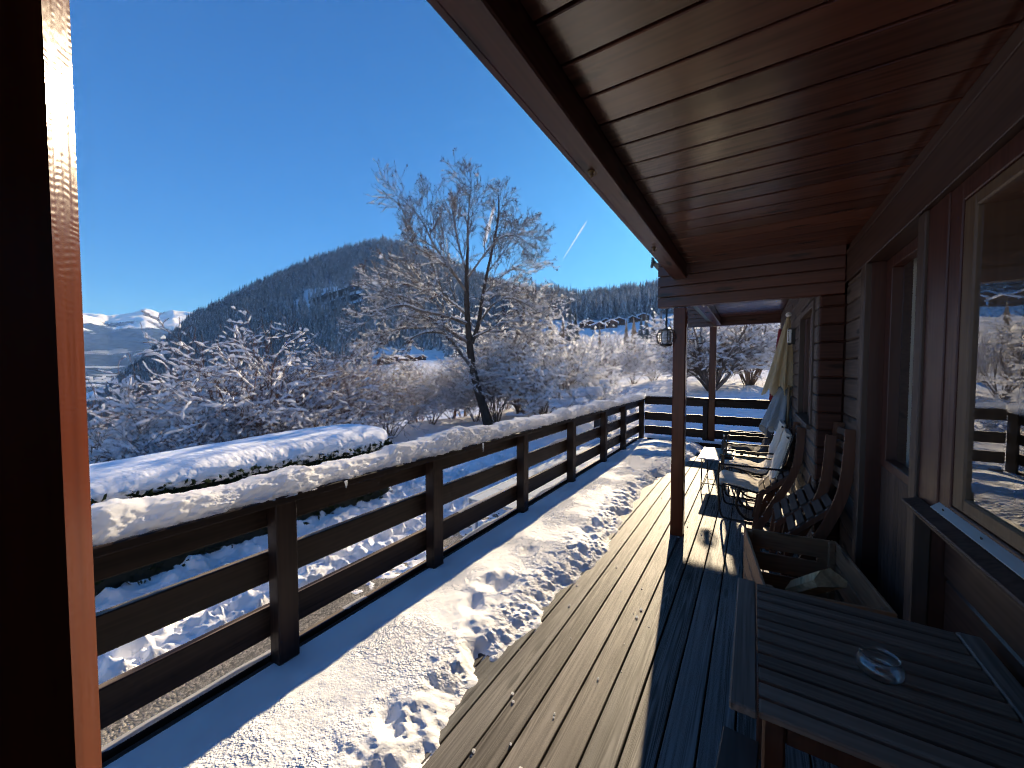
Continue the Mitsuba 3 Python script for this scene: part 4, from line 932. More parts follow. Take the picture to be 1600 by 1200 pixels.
SHRUB = dict(n=[7, 5, 4], taper=[0.35, 0.35, 0.4], wob=[0.13, 0.18, 0.25], up=[-0.015, 0.0, 0.01], start=[0.25, 0.1, 0.5], kids=[1.5, 1.5, 0], ang=[0.7, 0.8, 0.8], len=[0.55, 0.55, 0.5], rk=[0.6, 0.6, 0.6])
def top_h(az, r, el):
    x, y = r*math.sin(math.radians(az)), r*math.cos(math.radians(az))
    return (EYE+r*math.tan(math.radians(el))-float(height(np.array([x]), np.array([y]))[0]))/0.95
def shrub(name, x, y, h, spread, nstem, seed, label, group, z=None, tw='twig_brown', snow=0.60, big=20, leaf=None, nleaf=0, P=SHRUB, hs=0.03, cat='shrub', thick=1.0, csize=0.075, rmin=0.006):
    rng = np.random.default_rng(seed)
    t = thing(name, label, cat, group)
    z = float(height(np.array([x]), np.array([y]))[0])-0.05 if z is None else z
    segs, tips = [], []
    for i in range(max(6, int(nstem*0.72))):
        g = rng.uniform(0, 2*math.pi); lean = spread*math.sqrt(rng.random())
        d = (math.cos(g)*lean, math.sin(g)*lean, 1.0)
        b = (x+math.cos(g)*0.25*rng.random(), y+math.sin(g)*0.25*rng.random(), z)
        Lh = h*rng.uniform(0.65, 1.1)*math.sqrt(1+lean*lean)*0.95
        grow(rng, b, d, Lh, thick*rng.uniform(0.010, 0.022)*h/2.2, 0, P, segs, tips)
    S = np.array(segs); o = np.array([x, y, z])
    kz = h/(np.percentile(S[:, 5], 99.8)-z)
    for c in (0, 3): S[:, c:c+3] = o+(S[:, c:c+3]-o)*[(1+kz)/2, (1+kz)/2, kz]
    S[:, 6:] = np.maximum(S[:, 6:]*(1+kz)/2, rmin)
    put('branches', seg_mesh(S, 3), tw, t)
    m = snow_on(S, rng, snow, 1.7, hs*1.12)
    ms = [m] if m is not None else []
    if big:
        cand = np.where(S[:, 6] > np.median(S[:, 6]))[0]
        idx = rng.choice(cand, size=min(int(big*1.4), len(cand)), replace=False)
        ms.append(clumps(S[idx, 3:6]+[0, 0, 0.015], csize*0.62*np.exp(rng.normal(0, 0.38, len(idx))), rng, 0.6))
    if ms: put('snow', join(*ms), 'snow_far', t, smooth=True)
    if leaf:
        idx = rng.integers(0, len(S), nleaf)
        put('leaves', leaves(S[idx, 3:6]+rng.normal(size=(nleaf, 3))*0.04, 0.03*max(1, math.hypot(x, y)/14), rng), leaf, t)
    return t

def hedge():
    t = thing('clipped_hedge', 'dark evergreen clipped hedge under a thick rounded snow blanket along the driveway', 'hedge')
    rng = np.random.default_rng(14)
    x0, x1, y0, y1 = -8.95, -7.20, -3.0, 6.1
    nI = 5200
    face = rng.random(nI)
    zz = rng.uniform(-1.6, 0.04, nI); zz[::3] = rng.uniform(-0.25, 0.07, len(zz[::3])); yy = rng.uniform(y0, y1, nI); xx = np.full(nI, x1)+rng.normal(0, 0.05, nI)
    e = face > 0.85; xx[e] = rng.uniform(x0, x1, e.sum()); yy[e] = y1+rng.normal(0, 0.05, e.sum())
    put('foliage', leaves(np.stack([xx, yy, zz], -1), 0.055, rng), 'leaf_green', t)
    put('core', cbox(x0, x1-0.02, y0, y1-0.03, -1.7, 0.07, 0.05), 'hedge_core', t)
    ys = np.arange(y0-0.1, y1+0.36, 0.03); g = np.linspace(-0.35, math.pi+0.35, 70)
    Yg, G = np.meshgrid(ys, g, indexing='ij')
    endk = np.sqrt(np.clip(1-np.clip((Yg-(y1-0.45))/0.78, 0, 1)**2, 0.0, 1))
    Hh = (0.20+0.16*sstep(1.0, 5.4, Yg)+0.12*(fbm2(Yg*0.5, 0*Yg+2, 2, 91)-0.5))*(0.25+0.75*endk)
    Wd = ((x1-x0)/2+0.04+0.12*(fbm2(Yg*1.1, G*0.6, 3, 92)-0.5)+0.10*(fbm2(Yg*4, G*2.5, 3, 94)-0.5))*endk
    cx = (x0+x1)/2
    low = np.maximum(0, -np.sin(G))
    c = np.sign(np.cos(G))*np.abs(np.cos(G))**0.55
    s = np.sign(np.sin(G))*np.abs(np.sin(G))**0.8
    X = cx+Wd*c*(1-0.12*low); Z = 0.05+Hh*s*(1+0.14*(fbm2(Yg*0.9, X*0.9, 3, 93)-0.5))-low*(0.30*np.maximum(0, fbm2(Yg*2.4, 0*G, 3, 95)-0.42)+0.07*fbm2(Yg*9, G, 2, 96))
    Z += 0.018*(fbm2(Yg*5, X*5, 3, 97)-0.5)
    k = put('hedge_snow', (np.stack([X, Yg, Z], -1).reshape(-1, 3), grid_faces(len(ys), len(g))), 'snow_soft', smooth=True)
    tag(k, 'smooth thick blanket of snow on the clipped hedge', 'snow', kind='stuff')
plain('hedge_core', (0.010, 0.013, 0.008), 0.9)
hedge()

# ------------------------------------------------------------------ trees and shrubs near by
def ash_tree():
    t = thing('ash_tree', 'tall bare ash tree with snow on its spreading boughs and dark seed clusters', 'tree')
    rng = np.random.default_rng(77)
    D = 19.0
    az = math.radians(-36.2)
    o = np.array([D*math.sin(az), D*math.cos(az), 0]); o[2] = float(height(o[:1], o[1:2])[0])-0.1
    R = np.array([math.cos(az), -math.sin(az), 0]); B = np.array([math.sin(az), math.cos(az), 0])     # across, away
    def at(u, h, dep=0.0): return o+R*(u*(0.92 if u < -1 else 1) if u < 0.3 else 0.3+(u-0.3)*0.70)+np.array([0, 0, h*0.925])+B*dep
    segs, tips = [], []
    def limb(pts, r0, r1, kids, fine, k=5):
        q = smooth_path(pts, k); n = len(q)
        rr = np.linspace(r0, r1, n)
        for i in range(n-1): segs.append((*q[i], *q[i+1], rr[i], rr[i+1]))
        P = dict(n=[5, 4, 3], taper=[0.5, 0.5, 0.5], wob=[0.10, 0.14, 0.18], up=[0.045, 0.06, 0.08], start=[0.1, 0.15, 0.2], kids=[1.45, 1.3, 0], ang=[0.68, 0.70, 0.6], len=[0.60, 0.60, 0.5], rk=[0.7, 0.7, 0.7])
        for s in np.linspace(0.18, 1.0, int(kids*1.55)):
            i = min(int(s*(n-1)), n-2); d = unit(q[i+1]-q[i])
            ax = unit(np.cross(d, rng.normal(size=3))+np.array([0, 0, 0.25])); an = rng.uniform(0.45, 0.95)
            grow(rng, q[i], d*math.cos(an)+ax*math.sin(an)+np.array([0, 0, 0.12]), 0.88*fine*rng.uniform(0.7, 1.25), max(0.012, rr[i]*0.5) if rr[i] < 0.05 else 0.024, 0, P, segs, tips)
    # trunk: leans left going up; second stem at the right
    T0 = [at(0.25, -0.2), at(0.0, 1.0), at(-0.35, 2.2), at(-0.62, 3.6, 0.05), at(-0.78, 5.2, 0.1), at(-0.86, 6.8, 0.1), at(-0.85, 8.3, 0.1), at(-0.80, 9.6, 0.1)]
    q = smooth_path(T0, 6); rr = np.interp(np.linspace(0, 1, len(q)), [0, 0.05, 0.3, 0.7, 1], [0.34, 0.25, 0.20, 0.13, 0.06])
    put('trunk', tube(q, rr, 12), 'bark', t, smooth=True)
    q2 = smooth_path([at(-0.62, 4.6, 0.1), at(-0.30, 5.6, 0.2), at(-0.10, 7.0, 0.3), at(0.15, 8.4, 0.35), at(0.55, 10.0, 0.4), at(0.85, 11.3, 0.4), at(0.9, 12.6, 0.4)], 6)
    put('stem', tube(q2, np.linspace(0.115, 0.022, len(q2)), 8), 'bark', t, smooth=True)
    for i in range(len(q2)-1): segs.append((*q2[i], *q2[i+1], 0.02, 0.02))
    limb([at(-0.80, 9.6, 0.1), at(-0.78, 10.8, 0), at(-0.7, 12.0, 0.1), at(-0.6, 13.1, 0)], 0.06, 0.012, 9, 1.6)
    limb([at(-0.85, 8.3, 0.1), at(-1.3, 9.6, 0.6), at(-1.6, 11.0, 0.9), at(-1.75, 12.2, 1.0)], 0.06, 0.012, 9, 1.7)
    limb([at(-0.86, 7.3, 0.1), at(-1.7, 8.3, -0.5), at(-2.5, 9.4, -0.8), at(-3.0, 10.4, -0.9), at(-3.5, 11.1, -0.9)], 0.08, 0.012, 10, 1.8)
    limb([at(-1.7, 8.3, -0.5), at(-2.6, 8.9, -0.6), at(-3.5, 9.4, -0.6), at(-4.0, 10.2, -0.5)], 0.05, 0.010, 8, 1.4)
    limb([at(-0.82, 6.1, 0.1), at(-1.9, 6.9, 0.5), at(-3.2, 7.5, 0.9), at(-4.6, 7.9, 1.0), at(-5.8, 7.6, 1.1)], 0.09, 0.014, 11, 1.7)
    limb([at(-0.80, 5.6, 0.1), at(-2.0, 5.9, -0.7), at(-3.2, 6.1, -1.2), at(-3.9, 6.3, -1.4), at(-4.9, 6.0, -1.6), at(-5.9, 5.2, -1.7)], 0.075, 0.014, 10, 1.3)
    limb([at(-0.74, 4.6, 0.1), at(-1.8, 5.2, -0.3), at(-2.8, 5.9, -0.5), at(-3.3, 6.5, -0.5), at(-4.3, 6.9, -0.6), at(-5.4, 6.6, -0.7)], 0.09, 0.016, 10, 1.3)
    limb([at(-2.2, 5.5, -0.4), at(-3.2, 5.3, -0.6), at(-4.4, 5.2, -0.8), at(-5.4, 4.6, -0.9), at(-5.9, 4.0, -0.9)], 0.05, 0.012, 8, 1.0)
    limb([at(-0.50, 3.1, 0.0), at(-1.2, 4.0, -0.8), at(-1.9, 4.9, -1.1), at(-2.8, 5.0, -1.4), at(-3.7, 4.6, -1.5), at(-4.3, 3.9, -1.6)], 0.09, 0.014, 8, 0.9)
    limb([at(-0.30, 5.6, 0.2), at(0.5, 6.6, -0.3), at(1.6, 6.9, -0.5), at(2.9, 6.5, -0.6), at(3.9, 5.9, -0.6)], 0.06, 0.012, 10, 1.3)
    limb([at(-0.15, 6.6, 0.3), at(0.9, 7.4, 0.8), at(2.0, 7.5, 1.2), at(3.1, 7.0, 1.3), at(4.2, 6.9, 1.3)], 0.055, 0.012, 10, 1.4)
    limb([at(-0.84, 8.0, 0.1), at(0.2, 9.3, -0.6), at(1.2, 9.9, -0.9), at(2.2, 9.8, -1.0), at(3.2, 9.3, -1.0)], 0.055, 0.012, 9, 1.5)
    limb([at(0.15, 8.4, 0.35), at(1.0, 9.4, 0.9), at(1.9, 10.5, 1.2), at(2.4, 11.4, 1.2)], 0.05, 0.012, 9, 1.5)
    limb([at(0.55, 10.0, 0.4), at(0.9, 11.2, 0.4), at(1.0, 12.4, 0.4)], 0.04, 0.012, 7, 1.3)
    limb([at(-0.05, 7.2, 0.3), at(0.9, 8.0, 0.0), at(2.0, 8.5, -0.1), at(3.2, 8.2, -0.1)], 0.04, 0.012, 8, 1.4)
    limb([at(-0.55, 4.9, 0.1), at(0.2, 5.2, -0.5), at(1.2, 5.6, -0.8), at(2.2, 5.2, -0.9)], 0.05, 0.010, 6, 0.9)
    S = np.array(segs); S[:, 6:] = np.maximum(S[:, 6:], 0.0085)
    put('branches', seg_mesh(S, 4), 'ash_twig', t)
    ms = [snow_on(S, rng, 0.95, 1.35, 0.045, 0.028, 0.95), snow_on(S[(S[:, 2] < o[2]+8.0)], rng, 0.75, 1.3, 0.030, 0.0, 0.8), snow_on(S[(S[:, 2] >= o[2]+8.0)], rng, 0.40, 1.0, 0.020, 0.0, 0.75)]
    lowi = np.where(S[:, 2] < o[2]+7.6)[0]; idx = rng.choice(lowi, 260, replace=False)
    ms.append(clumps(S[idx, 3:6]+[0, 0, 0.02], 0.065*np.exp(rng.normal(0, 0.35, len(idx))), rng, 0.55))
    idx = rng.choice(len(S), 60, replace=False)
    ms.append(clumps(S[idx, 3:6], 0.05*np.exp(rng.normal(0, 0.4, len(idx))), rng, 0.7))
    put('snow', join(*[m for m in ms if m is not None]), 'snow_far', t, smooth=True)
    tp = np.array(tips); idx = rng.choice(len(tp), int(len(tp)*0.16), replace=False)
    pts = np.repeat(tp[idx], 4, 0)+rng.normal(size=(4*len(idx), 3))*0.035
    put('seed_clusters', leaves(pts, 0.045, rng), 'leaf_dark', t)
ash_tree()

def shrubs():
    rng = np.random.default_rng(31)
    def pol(az, r): a = math.radians(az); return r*math.sin(a), r*math.cos(a)
    G1, G2, G3 = 'snow laden shrubs behind the hedge', 'snow laden shrubs round the ash tree', 'snow laden shrubs beyond the end railing'
    LBIG = dict(SHRUB, n=[8, 6, 4], kids=[1.7, 1.6, 0])
    # behind the hedge, left to right
    x, y = pol(-66.5, 14.0); shrub('snowy_shrub', x, y, top_h(-66.5, 14.0, 5.6), 0.50, 26, 11, 'large arching shrub loaded with snow clumps behind the middle of the hedge', None, P=LBIG, tw='twig_red', big=120, hs=0.045, csize=0.10)
    x, y = pol(-60.5, 15.5); shrub('snowy_shrub', x, y, top_h(-60.5, 15.5, 4.6), 0.55, 22, 2, 'reddish snow flecked shrub right of the large arching shrub', None, P=LBIG, tw='twig_red', big=70, leaf='leaf_rust', nleaf=500, hs=0.035)
    x, y = pol(-73.0, 13.2); shrub('snowy_shrub', x, y, top_h(-73.0, 13.2, -1.8), 0.65, 20, 3, 'low spreading shrub with long snowy branches left of the large arching shrub', None, P=LBIG, big=90, hs=0.06, csize=0.12)
    x, y = pol(-77.5, 14.5); shrub('snowy_shrub', x, y, top_h(-77.5, 14.5, -6.0), 0.6, 16, 4, 'thin shrub with some ochre leaves beside the near post, left end of the shrub row', None, P=LBIG, big=40, leaf='leaf_gold', nleaf=420)
    x, y = pol(-54.5, 17.0); shrub('snowy_shrub', x, y, top_h(-54.5, 17.0, 2.6), 0.5, 20, 5, 'snow flecked shrub behind the far end of the hedge', None, P=LBIG, tw='twig_red', big=50, leaf='leaf_rust', nleaf=300)
    x, y = pol(-50.0, 19.0); shrub('snowy_shrub', x, y, top_h(-50.0, 19.0, 1.6), 0.45, 18, 6, 'shrub with ochre autumn leaves left of the ash tree', None, P=LBIG, tw='twig_brown', big=40, leaf='leaf_gold', nleaf=900)
    L1 = [(-82, 15, -7.0, 0.6, 14), (-70, 17, 0.0, 0.5, 14), (-63, 19, 3.6, 0.5, 16), (-57, 21, 2.6, 0.5, 16), (-79, 11.6, -9.0, 0.9, 14), (-69, 11.6, -4.5, 0.9, 14), (-62, 12.4, -3.5, 0.8, 14), (-75.5, 18, -5.0, 0.5, 12)]
    for i, (az, r, h, sp, n) in enumerate(L1):
        x, y = pol(az, r); shrub('snowy_shrub', x, y, top_h(az, r, h), sp, n, 40+i, 'dense snow laden shrub in the row behind the hedge, '+rank([q[0] for q in L1])[i], G1, P=LBIG, tw=['twig_brown', 'twig_red'][i % 2], big=45, hs=0.045)
    # round and behind the ash tree
    L2 = [(-47, 24, 3.9, 0.5, 18), (-44, 22, 3.4, 0.5, 18), (-41, 24, 3.9, 0.5, 18), (-37.5, 21.5, 3.2, 0.5, 18), (-45.5, 27, 4.6, 0.45, 16), (-39.5, 27, 4.4, 0.45, 16), (-36, 25, 4.4, 0.45, 16), (-51, 25, 4.4, 0.5, 16), (-54, 27, 4.4, 0.5, 14)]
    for i, (az, r, h, sp, n) in enumerate(L2):
        x, y = pol(az, r); shrub('snowy_shrub', x, y, h, sp, n, 60+i, 'fine twigged shrub in the thicket round the ash tree, '+rank([q[0] for q in L2])[i], G2, P=LBIG, tw=['twig_red', 'twig_brown'][i % 2], big=35, hs=0.035)
    x, y = pol(-34.6, 20.5); shrub('snowy_shrub', x, y, top_h(-34.6, 20.5, 5.0), 0.38, 26, 80, 'dense upright shrub of thin stems just right of the ash trunk', None, P=LBIG, big=60, hs=0.045)
    x, y = pol(-30.8, 22.5); shrub('snowy_shrub', x, y, top_h(-30.8, 22.5, 11.0), 0.45, 24, 81, 'tall shrub with dark red leaves at its top, right of the ash tree', None, P=LBIG, big=150, leaf='leaf_dark', nleaf=260, hs=0.06, csize=0.13, thick=1.3)
    x, y = pol(-27.5, 19.0); shrub('snowy_shrub', x, y, top_h(-27.5, 19.0, 5.5), 0.65, 26, 82, 'broad shrub bowed under thick snow pads over the corner of the railing', None, P=LBIG, big=190, hs=0.06, csize=0.15)
    x, y = pol(-24.0, 20.0); shrub('snowy_shrub', x, y, top_h(-24.0, 20.0, 3.6), 0.75, 24, 83, 'bowed shrub with thick snow pads above the pollard stump', None, P=LBIG, big=170, hs=0.06, csize=0.15, leaf='leaf_rust', nleaf=200)
    L3 = [(-33, 26, 4.4, 0.45, 16), (-29, 25, 4.0, 0.5, 16), (-25, 27, 4.0, 0.5, 16), (-21, 30, 4.2, 0.55, 18), (-17.5, 30, 4.2, 0.55, 18), (-14.5, 32, 4.0, 0.55, 16), (-19, 36, 4.6, 0.5, 14), (-12, 33, 4.2, 0.55, 14)]
    for i, (az, r, h, sp, n) in enumerate(L3):
        x, y = pol(az, r); shrub('snowy_shrub', x, y, h, sp, n, 100+i, 'snow frosted shrub in the line beyond the end railing, '+rank([q[0] for q in L3])[i], G3, P=LBIG, tw='twig_brown', big=60, hs=0.05, csize=0.12)
    # big spreading shrub seen under the far porch
    VASE = dict(SHRUB, n=[9, 6, 4], kids=[1.6, 1.6, 0], taper=[0.45, 0.4, 0.4], wob=[0.08, 0.16, 0.22])
    x, y = pol(-4.6, 22.5); shrub('snowy_shrub', x, y, 4.6, 0.62, 34, 130, 'vase shaped shrub of many thick stems framed by the far porch', None, P=VASE, big=170, hs=0.06, csize=0.13, thick=2.1)
    x, y = pol(-0.5, 24.5); shrub('snowy_shrub', x, y, 4.6, 0.6, 22, 131, 'snowy shrub behind the folded parasols', None, P=VASE, big=120, hs=0.06, csize=0.13, thick=1.6)
    x, y = pol(-8.6, 27.0); shrub('snowy_shrub', x, y, 4.2, 0.6, 20, 132, 'snowy shrub seen between the two porch posts', None, P=VASE, big=110, hs=0.06, csize=0.13, thick=1.4)
shrubs()

def stump():
    t = thing('pollard_stump', 'short thick pollarded tree stump capped with snow beyond the railing corner', 'stump')
    a, r = math.radians(-19.0), 15.0
    x, y = r*math.sin(a), r*math.cos(a); z = float(height(np.array([x]), np.array([y]))[0])-0.2
    rng = np.random.default_rng(2)
    prof = [(0.34, 0), (0.27, 0.3), (0.25, 0.7), (0.33, 1.0), (0.42, 1.2), (0.30, 1.32), (0.001, 1.34)]
    v, f = lathe(prof, 24); v = v*(1+0.25*(meshkit.fbm(v*[3, 3, 1.4], 3)[:, None]-0.5)*[1, 1, 0])
    put('trunk', (v+[x, y, z], f), 'bark', t, smooth=True)
    segs, tips = [], []
    P = dict(SHRUB, up=[-0.06, -0.04, 0])
    for i in range(16):
        g = rng.uniform(0, 6.28); grow(rng, (x+0.3*math.cos(g), y+0.3*math.sin(g), z+1.2), (math.cos(g), math.sin(g), 0.6), rng.uniform(0.8, 1.5), 0.02, 0, P, segs, tips)
    S = np.array(segs); S[:, 6:] = np.maximum(S[:, 6:], 0.005)
    put('branches', seg_mesh(S, 3), 'twig_brown', t)
    idx = rng.choice(len(S), 90, replace=False)
    pts = [(x+rng.normal()*0.22, y+rng.normal()*0.22, z+1.3+0.1*rng.random()) for _ in range(24)]
    put('snow', join(snow_on(S, rng, 0.9, 1.5, 0.06), clumps(S[idx, 3:6], 0.11*np.exp(rng.normal(0, 0.4, 90)), rng, 0.6), clumps(np.array(pts), np.full(24, 0.2), rng, 0.6, ICO2)), 'snow_far', t, smooth=True)
stump()
def snow_mounds():
    rng = np.random.default_rng(9)
    for az, r, s, lab in ((-43.0, 14.6, 0.55, 'rough heap of ploughed snow in front of the ash tree'), (-41.0, 13.6, 0.40, 'small heap of snow just behind the railing, left of the ash tree'), (-48.8, 13.9, 0.5, 'rounded snow hump beside the thin stake')):
        a = math.radians(az); x, y = r*math.sin(a), r*math.cos(a)
        z = float(height(np.array([x]), np.array([y]))[0])
        b = trimesh.creation.icosphere(4, 1.0); v = np.array(b.vertices)
        v = v*(1+0.5*(meshkit.fbm(v*2.2+az, 4)[:, None]-0.5)+0.25*(meshkit.fbm(v*7+az, 3)[:, None]-0.5))*[1.9*s, 1.9*s, 1.15*s]
        k = put('snow_heap', (v+[x, y, z], np.array(b.faces)), 'snow_near', smooth=True); tag(k, lab, 'snow heap')
    a = math.radians(-49.0); x, y = 13.1*math.sin(a), 13.1*math.cos(a); z = float(height(np.array([x]), np.array([y]))[0])
    k = put('marker_stake', tube([(x, y, z-0.1), (x+0.01, y, z+0.55)], 0.025, 8), 'teak_pole'); tag(k, 'thin wooden marker stake standing in the snow past the hedge end', 'stake')
snow_mounds()

# ------------------------------------------------------------------ conifers, far houses, mountains
def conifer_mesh(rng, tiers, sides, droop=0.25, width=0.2):
    """unit-height conifer: ragged tiers; per vertex 0 (needle) to 1 (snow)"""
    V, Fc, C = [], [], []
    for k in range(tiers):
        s = k/(tiers-1) if tiers > 1 else 0
        zt = 0.16+0.84*(1-s)**1.0*1.0 if False else 1.0-0.86*s*0.93
        r = width*(0.10+0.90*s)*rng.uniform(0.85, 1.12); hgt = 0.86/tiers*1.9
        b = len(V); V.append((0, 0, min(1.0, zt+hgt*0.35))); C.append(rng.uniform(0.0, 0.35))
        th = rng.uniform(0, 6.28)
        for j in range(sides):
            g = th+j*2*math.pi/sides+rng.uniform(-0.2, 0.2); rr = r*(1.0 if j % 2 else 0.62)*rng.uniform(0.8, 1.2)
            V.append((rr*math.cos(g), rr*math.sin(g), zt-hgt*(0.55+droop*rng.random())*(1 if j % 2 else 0.7)))
            C.append(rng.uniform(0.15, 1.2) if j % 2 else rng.uniform(0.0, 0.30))
        for j in range(sides):
            Fc.append((b, b+1+j, b+1+(j+1) % sides))
    return np.array(V), np.array(Fc), np.array(C)
NEEDLE, FROST = np.array([0.024, 0.032, 0.026]), np.array([0.92, 0.93, 0.94])
def plant(protos, X, Y, Z, H, rng, frost, tint=None):
    Vs, Fs, Cs, n = [], [], [], 0
    pick = rng.integers(0, len(protos), len(X)); th = rng.uniform(0, 6.28, len(X))
    for i, (v, f, c) in enumerate(protos):
        m = np.where(pick == i)[0]
        if not len(m): continue
        co, si = np.cos(th[m])[:, None], np.sin(th[m])[:, None]
        w = (H[m]*rng.uniform(0.85, 1.2, len(m)))[:, None]
        x, y = (co*v[:, 0]-si*v[:, 1])*w+X[m][:, None], (si*v[:, 0]+co*v[:, 1])*w+Y[m][:, None]
        z = v[:, 2]*H[m][:, None]+Z[m][:, None]
        Vs.append(np.stack([x, y, z], -1).reshape(-1, 3))
        Fs.append((f[None]+(np.arange(len(m))*len(v))[:, None, None]).reshape(-1, 3)+n); n += len(m)*len(v)
        a = np.clip(c[None]*frost[m][:, None], 0, 1)[..., None]
        nd = NEEDLE if tint is None else tint[m][:, None]
        Cs.append((nd*(1-a)+FROST*a).reshape(-1, 3))
    return np.vstack(Vs), np.vstack(Fs), np.vstack(Cs)
def forest():
    rng = np.random.default_rng(21)
    far = [conifer_mesh(rng, 5, 7, width=0.17) for _ in range(5)]
    mid = [conifer_mesh(rng, 9, 10, width=0.16) for _ in range(6)]
    # the wooded hill
    n = 22000
    az = rng.uniform(-90, -29, n); s = rng.random(n)**0.62
    rf, rr = foot_r(az), ridge_r(az); r = rf-40+(rr-rf+95)*s
    X, Y = r*np.sin(np.radians(az)), r*np.cos(np.radians(az)); Z = height(X, Y)
    dens = fbm2(X/60, Y/60, 3, 60)
    el = np.degrees(np.arctan2(Z-EYE, r))
    rock = (np.abs(az+56.2-0.9*(el-9.3)) < 4.6) & (np.abs(el-9.3-0.1*(az+56)) < 1.5)
    clear = (az > -52) & (az < -42) & (el < 2.6)
    ok = (dens > 0.22) & ~(rock & (rng.random(n) < 0.8)) & ~clear
    X, Y, Z, r = X[ok], Y[ok], Z[ok], r[ok]
    H = rng.uniform(11, 23, len(X)); fr = np.clip(1.35+1.1*(fbm2(X/45, Y/45, 3, 62)-0.5)+rng.normal(0, 0.22, len(X)), 0.2, 1.7)
    v, f, c = plant(far, X, Y, Z-0.5, H, rng, fr)
    k = put('hill_forest', (v, f), 'conifer_tint', smooth=False, color=c); tag(k, 'snow dusted conifer forest covering the dark hill', 'forest', kind='stuff')
    # forest on the right, behind the blue snow slope
    n = 5600
    az = rng.uniform(-31, 16, n); r = 345+170*rng.random(n)**0.8
    X, Y = r*np.sin(np.radians(az)), r*np.cos(np.radians(az)); Z = height(X, Y)
    H = rng.uniform(13, 25, n); fr = np.clip(1.25+rng.normal(0, 0.25, n), 0.4, 1.8)
    order = np.argsort(np.where((az > -28) & (az < -10), r, r+1000)); near = order[:60]; rest = order[60:]
    tint = np.tile(NEEDLE, (n, 1)); lar = rng.random(n) < 0.06; tint[lar] = [0.20, 0.13, 0.06]
    v, f, c = plant(mid, X[rest], Y[rest], Z[rest]-0.5, H[rest], rng, fr[rest], tint[rest])
    k = put('far_forest', (v, f), 'conifer_tint', color=c); tag(k, 'frosted conifer forest on the skyline above the blue snow slope', 'forest', kind='stuff')
    for i in near:
        v, f, c = plant(mid, X[[i]], Y[[i]], Z[[i]]-0.5, H[[i]], rng, fr[[i]], tint[[i]])
        t = thing('frosted_conifer', 'frosted conifer at the lower edge of the skyline forest', 'conifer', 'conifers along the forest edge')
        put('crown', (v, f), 'conifer_tint', t, color=c)
        put('trunk', tube([(X[i], Y[i], Z[i]-1), (X[i], Y[i], Z[i]+H[i]*0.3)], 0.25, 5), 'bark', t)
    # larches and conifers on the slope
    L5 = [(-19.3, 120, 11, 1), (-14.6, 110, 12, 1), (-15.6, 130, 11, 1), (-12.9, 150, 12, 0), (-11.9, 150, 13, 0), (-24.6, 150, 15, 1), (-26.3, 140, 17, 1), (-11.0, 140, 12, 0), (-13.6, 160, 10, 0), (-22.8, 170, 16, 0), (-23.6, 165, 18, 0)]
    for j, (a, r_, h, gold) in enumerate(L5):
        nth = rank([q[0] for q in L5 if q[3] == gold])[[q[0] for q in L5 if q[3] == gold].index(a)]
        x, y = r_*math.sin(math.radians(a)), r_*math.cos(math.radians(a)); z = float(height(np.array([x]), np.array([y]))[0])
        v, f, c = plant(mid, np.array([x]), np.array([y]), np.array([z-0.3]), np.array([h*1.0]), rng, np.array([0.5]), np.array([[0.30, 0.19, 0.08] if gold else NEEDLE]))
        t = thing('larch_tree' if gold else 'slope_conifer', 'golden frosted larch on the snow slope, '+nth if gold else 'dark frosted conifer on the snow slope, '+nth, 'larch' if gold else 'conifer', 'larches on the snow slope' if gold else 'conifers on the snow slope')
        put('crown', (v, f), 'conifer_tint', t, color=c)
        put('trunk', tube([(x, y, z-0.5), (x, y, z+h*0.35)], 0.18, 5), 'bark', t)
    # rock bands in the hill forest
    for j, (a, e0, L, hh) in enumerate([(-57.6, 9.05, 60, 10), (-56.0, 9.9, 70, 8), (-54.3, 10.6, 60, 8), (-55.6, 8.9, 55, 7), (-54.2, 9.5, 60, 6), (-55.2, 8.0, 45, 6), (-53.6, 8.6, 40, 5)]):
        rr_ = np.linspace(340, 900, 600); xx, yy = rr_*math.sin(math.radians(a)), rr_*math.cos(math.radians(a)); zz = height(xx, yy)
        i = int(np.argmin(np.abs(np.degrees(np.arctan2(zz-EYE, rr_))-e0)))
        p = np.array([xx[i], yy[i], zz[i]])
        b = trimesh.creation.icosphere(3, 1.0); v = np.array(b.vertices); v = v*(1+0.9*(meshkit.fbm(v*2.0+j, 4)[:, None]-0.5))
        v = v*[L*0.42, 7, hh*0.55]; ry = math.radians(17); c, s = math.cos(ry), math.sin(ry)
        v = np.stack([c*v[:, 0]-s*v[:, 2], v[:, 1], s*v[:, 0]+c*v[:, 2]], 1)
        k = put('rock_band', move((v, np.array(b.faces)), p+[0, 0, 3.0], rz=math.radians(-a)), 'rock', smooth=False)
        tag(k, 'dark slanting rock band in the hill forest, '+rank([-57.6, -56.0, -54.3, -55.6, -54.2, -55.2, -53.6])[j], 'rock', 'rock bands on the hill')
forest()

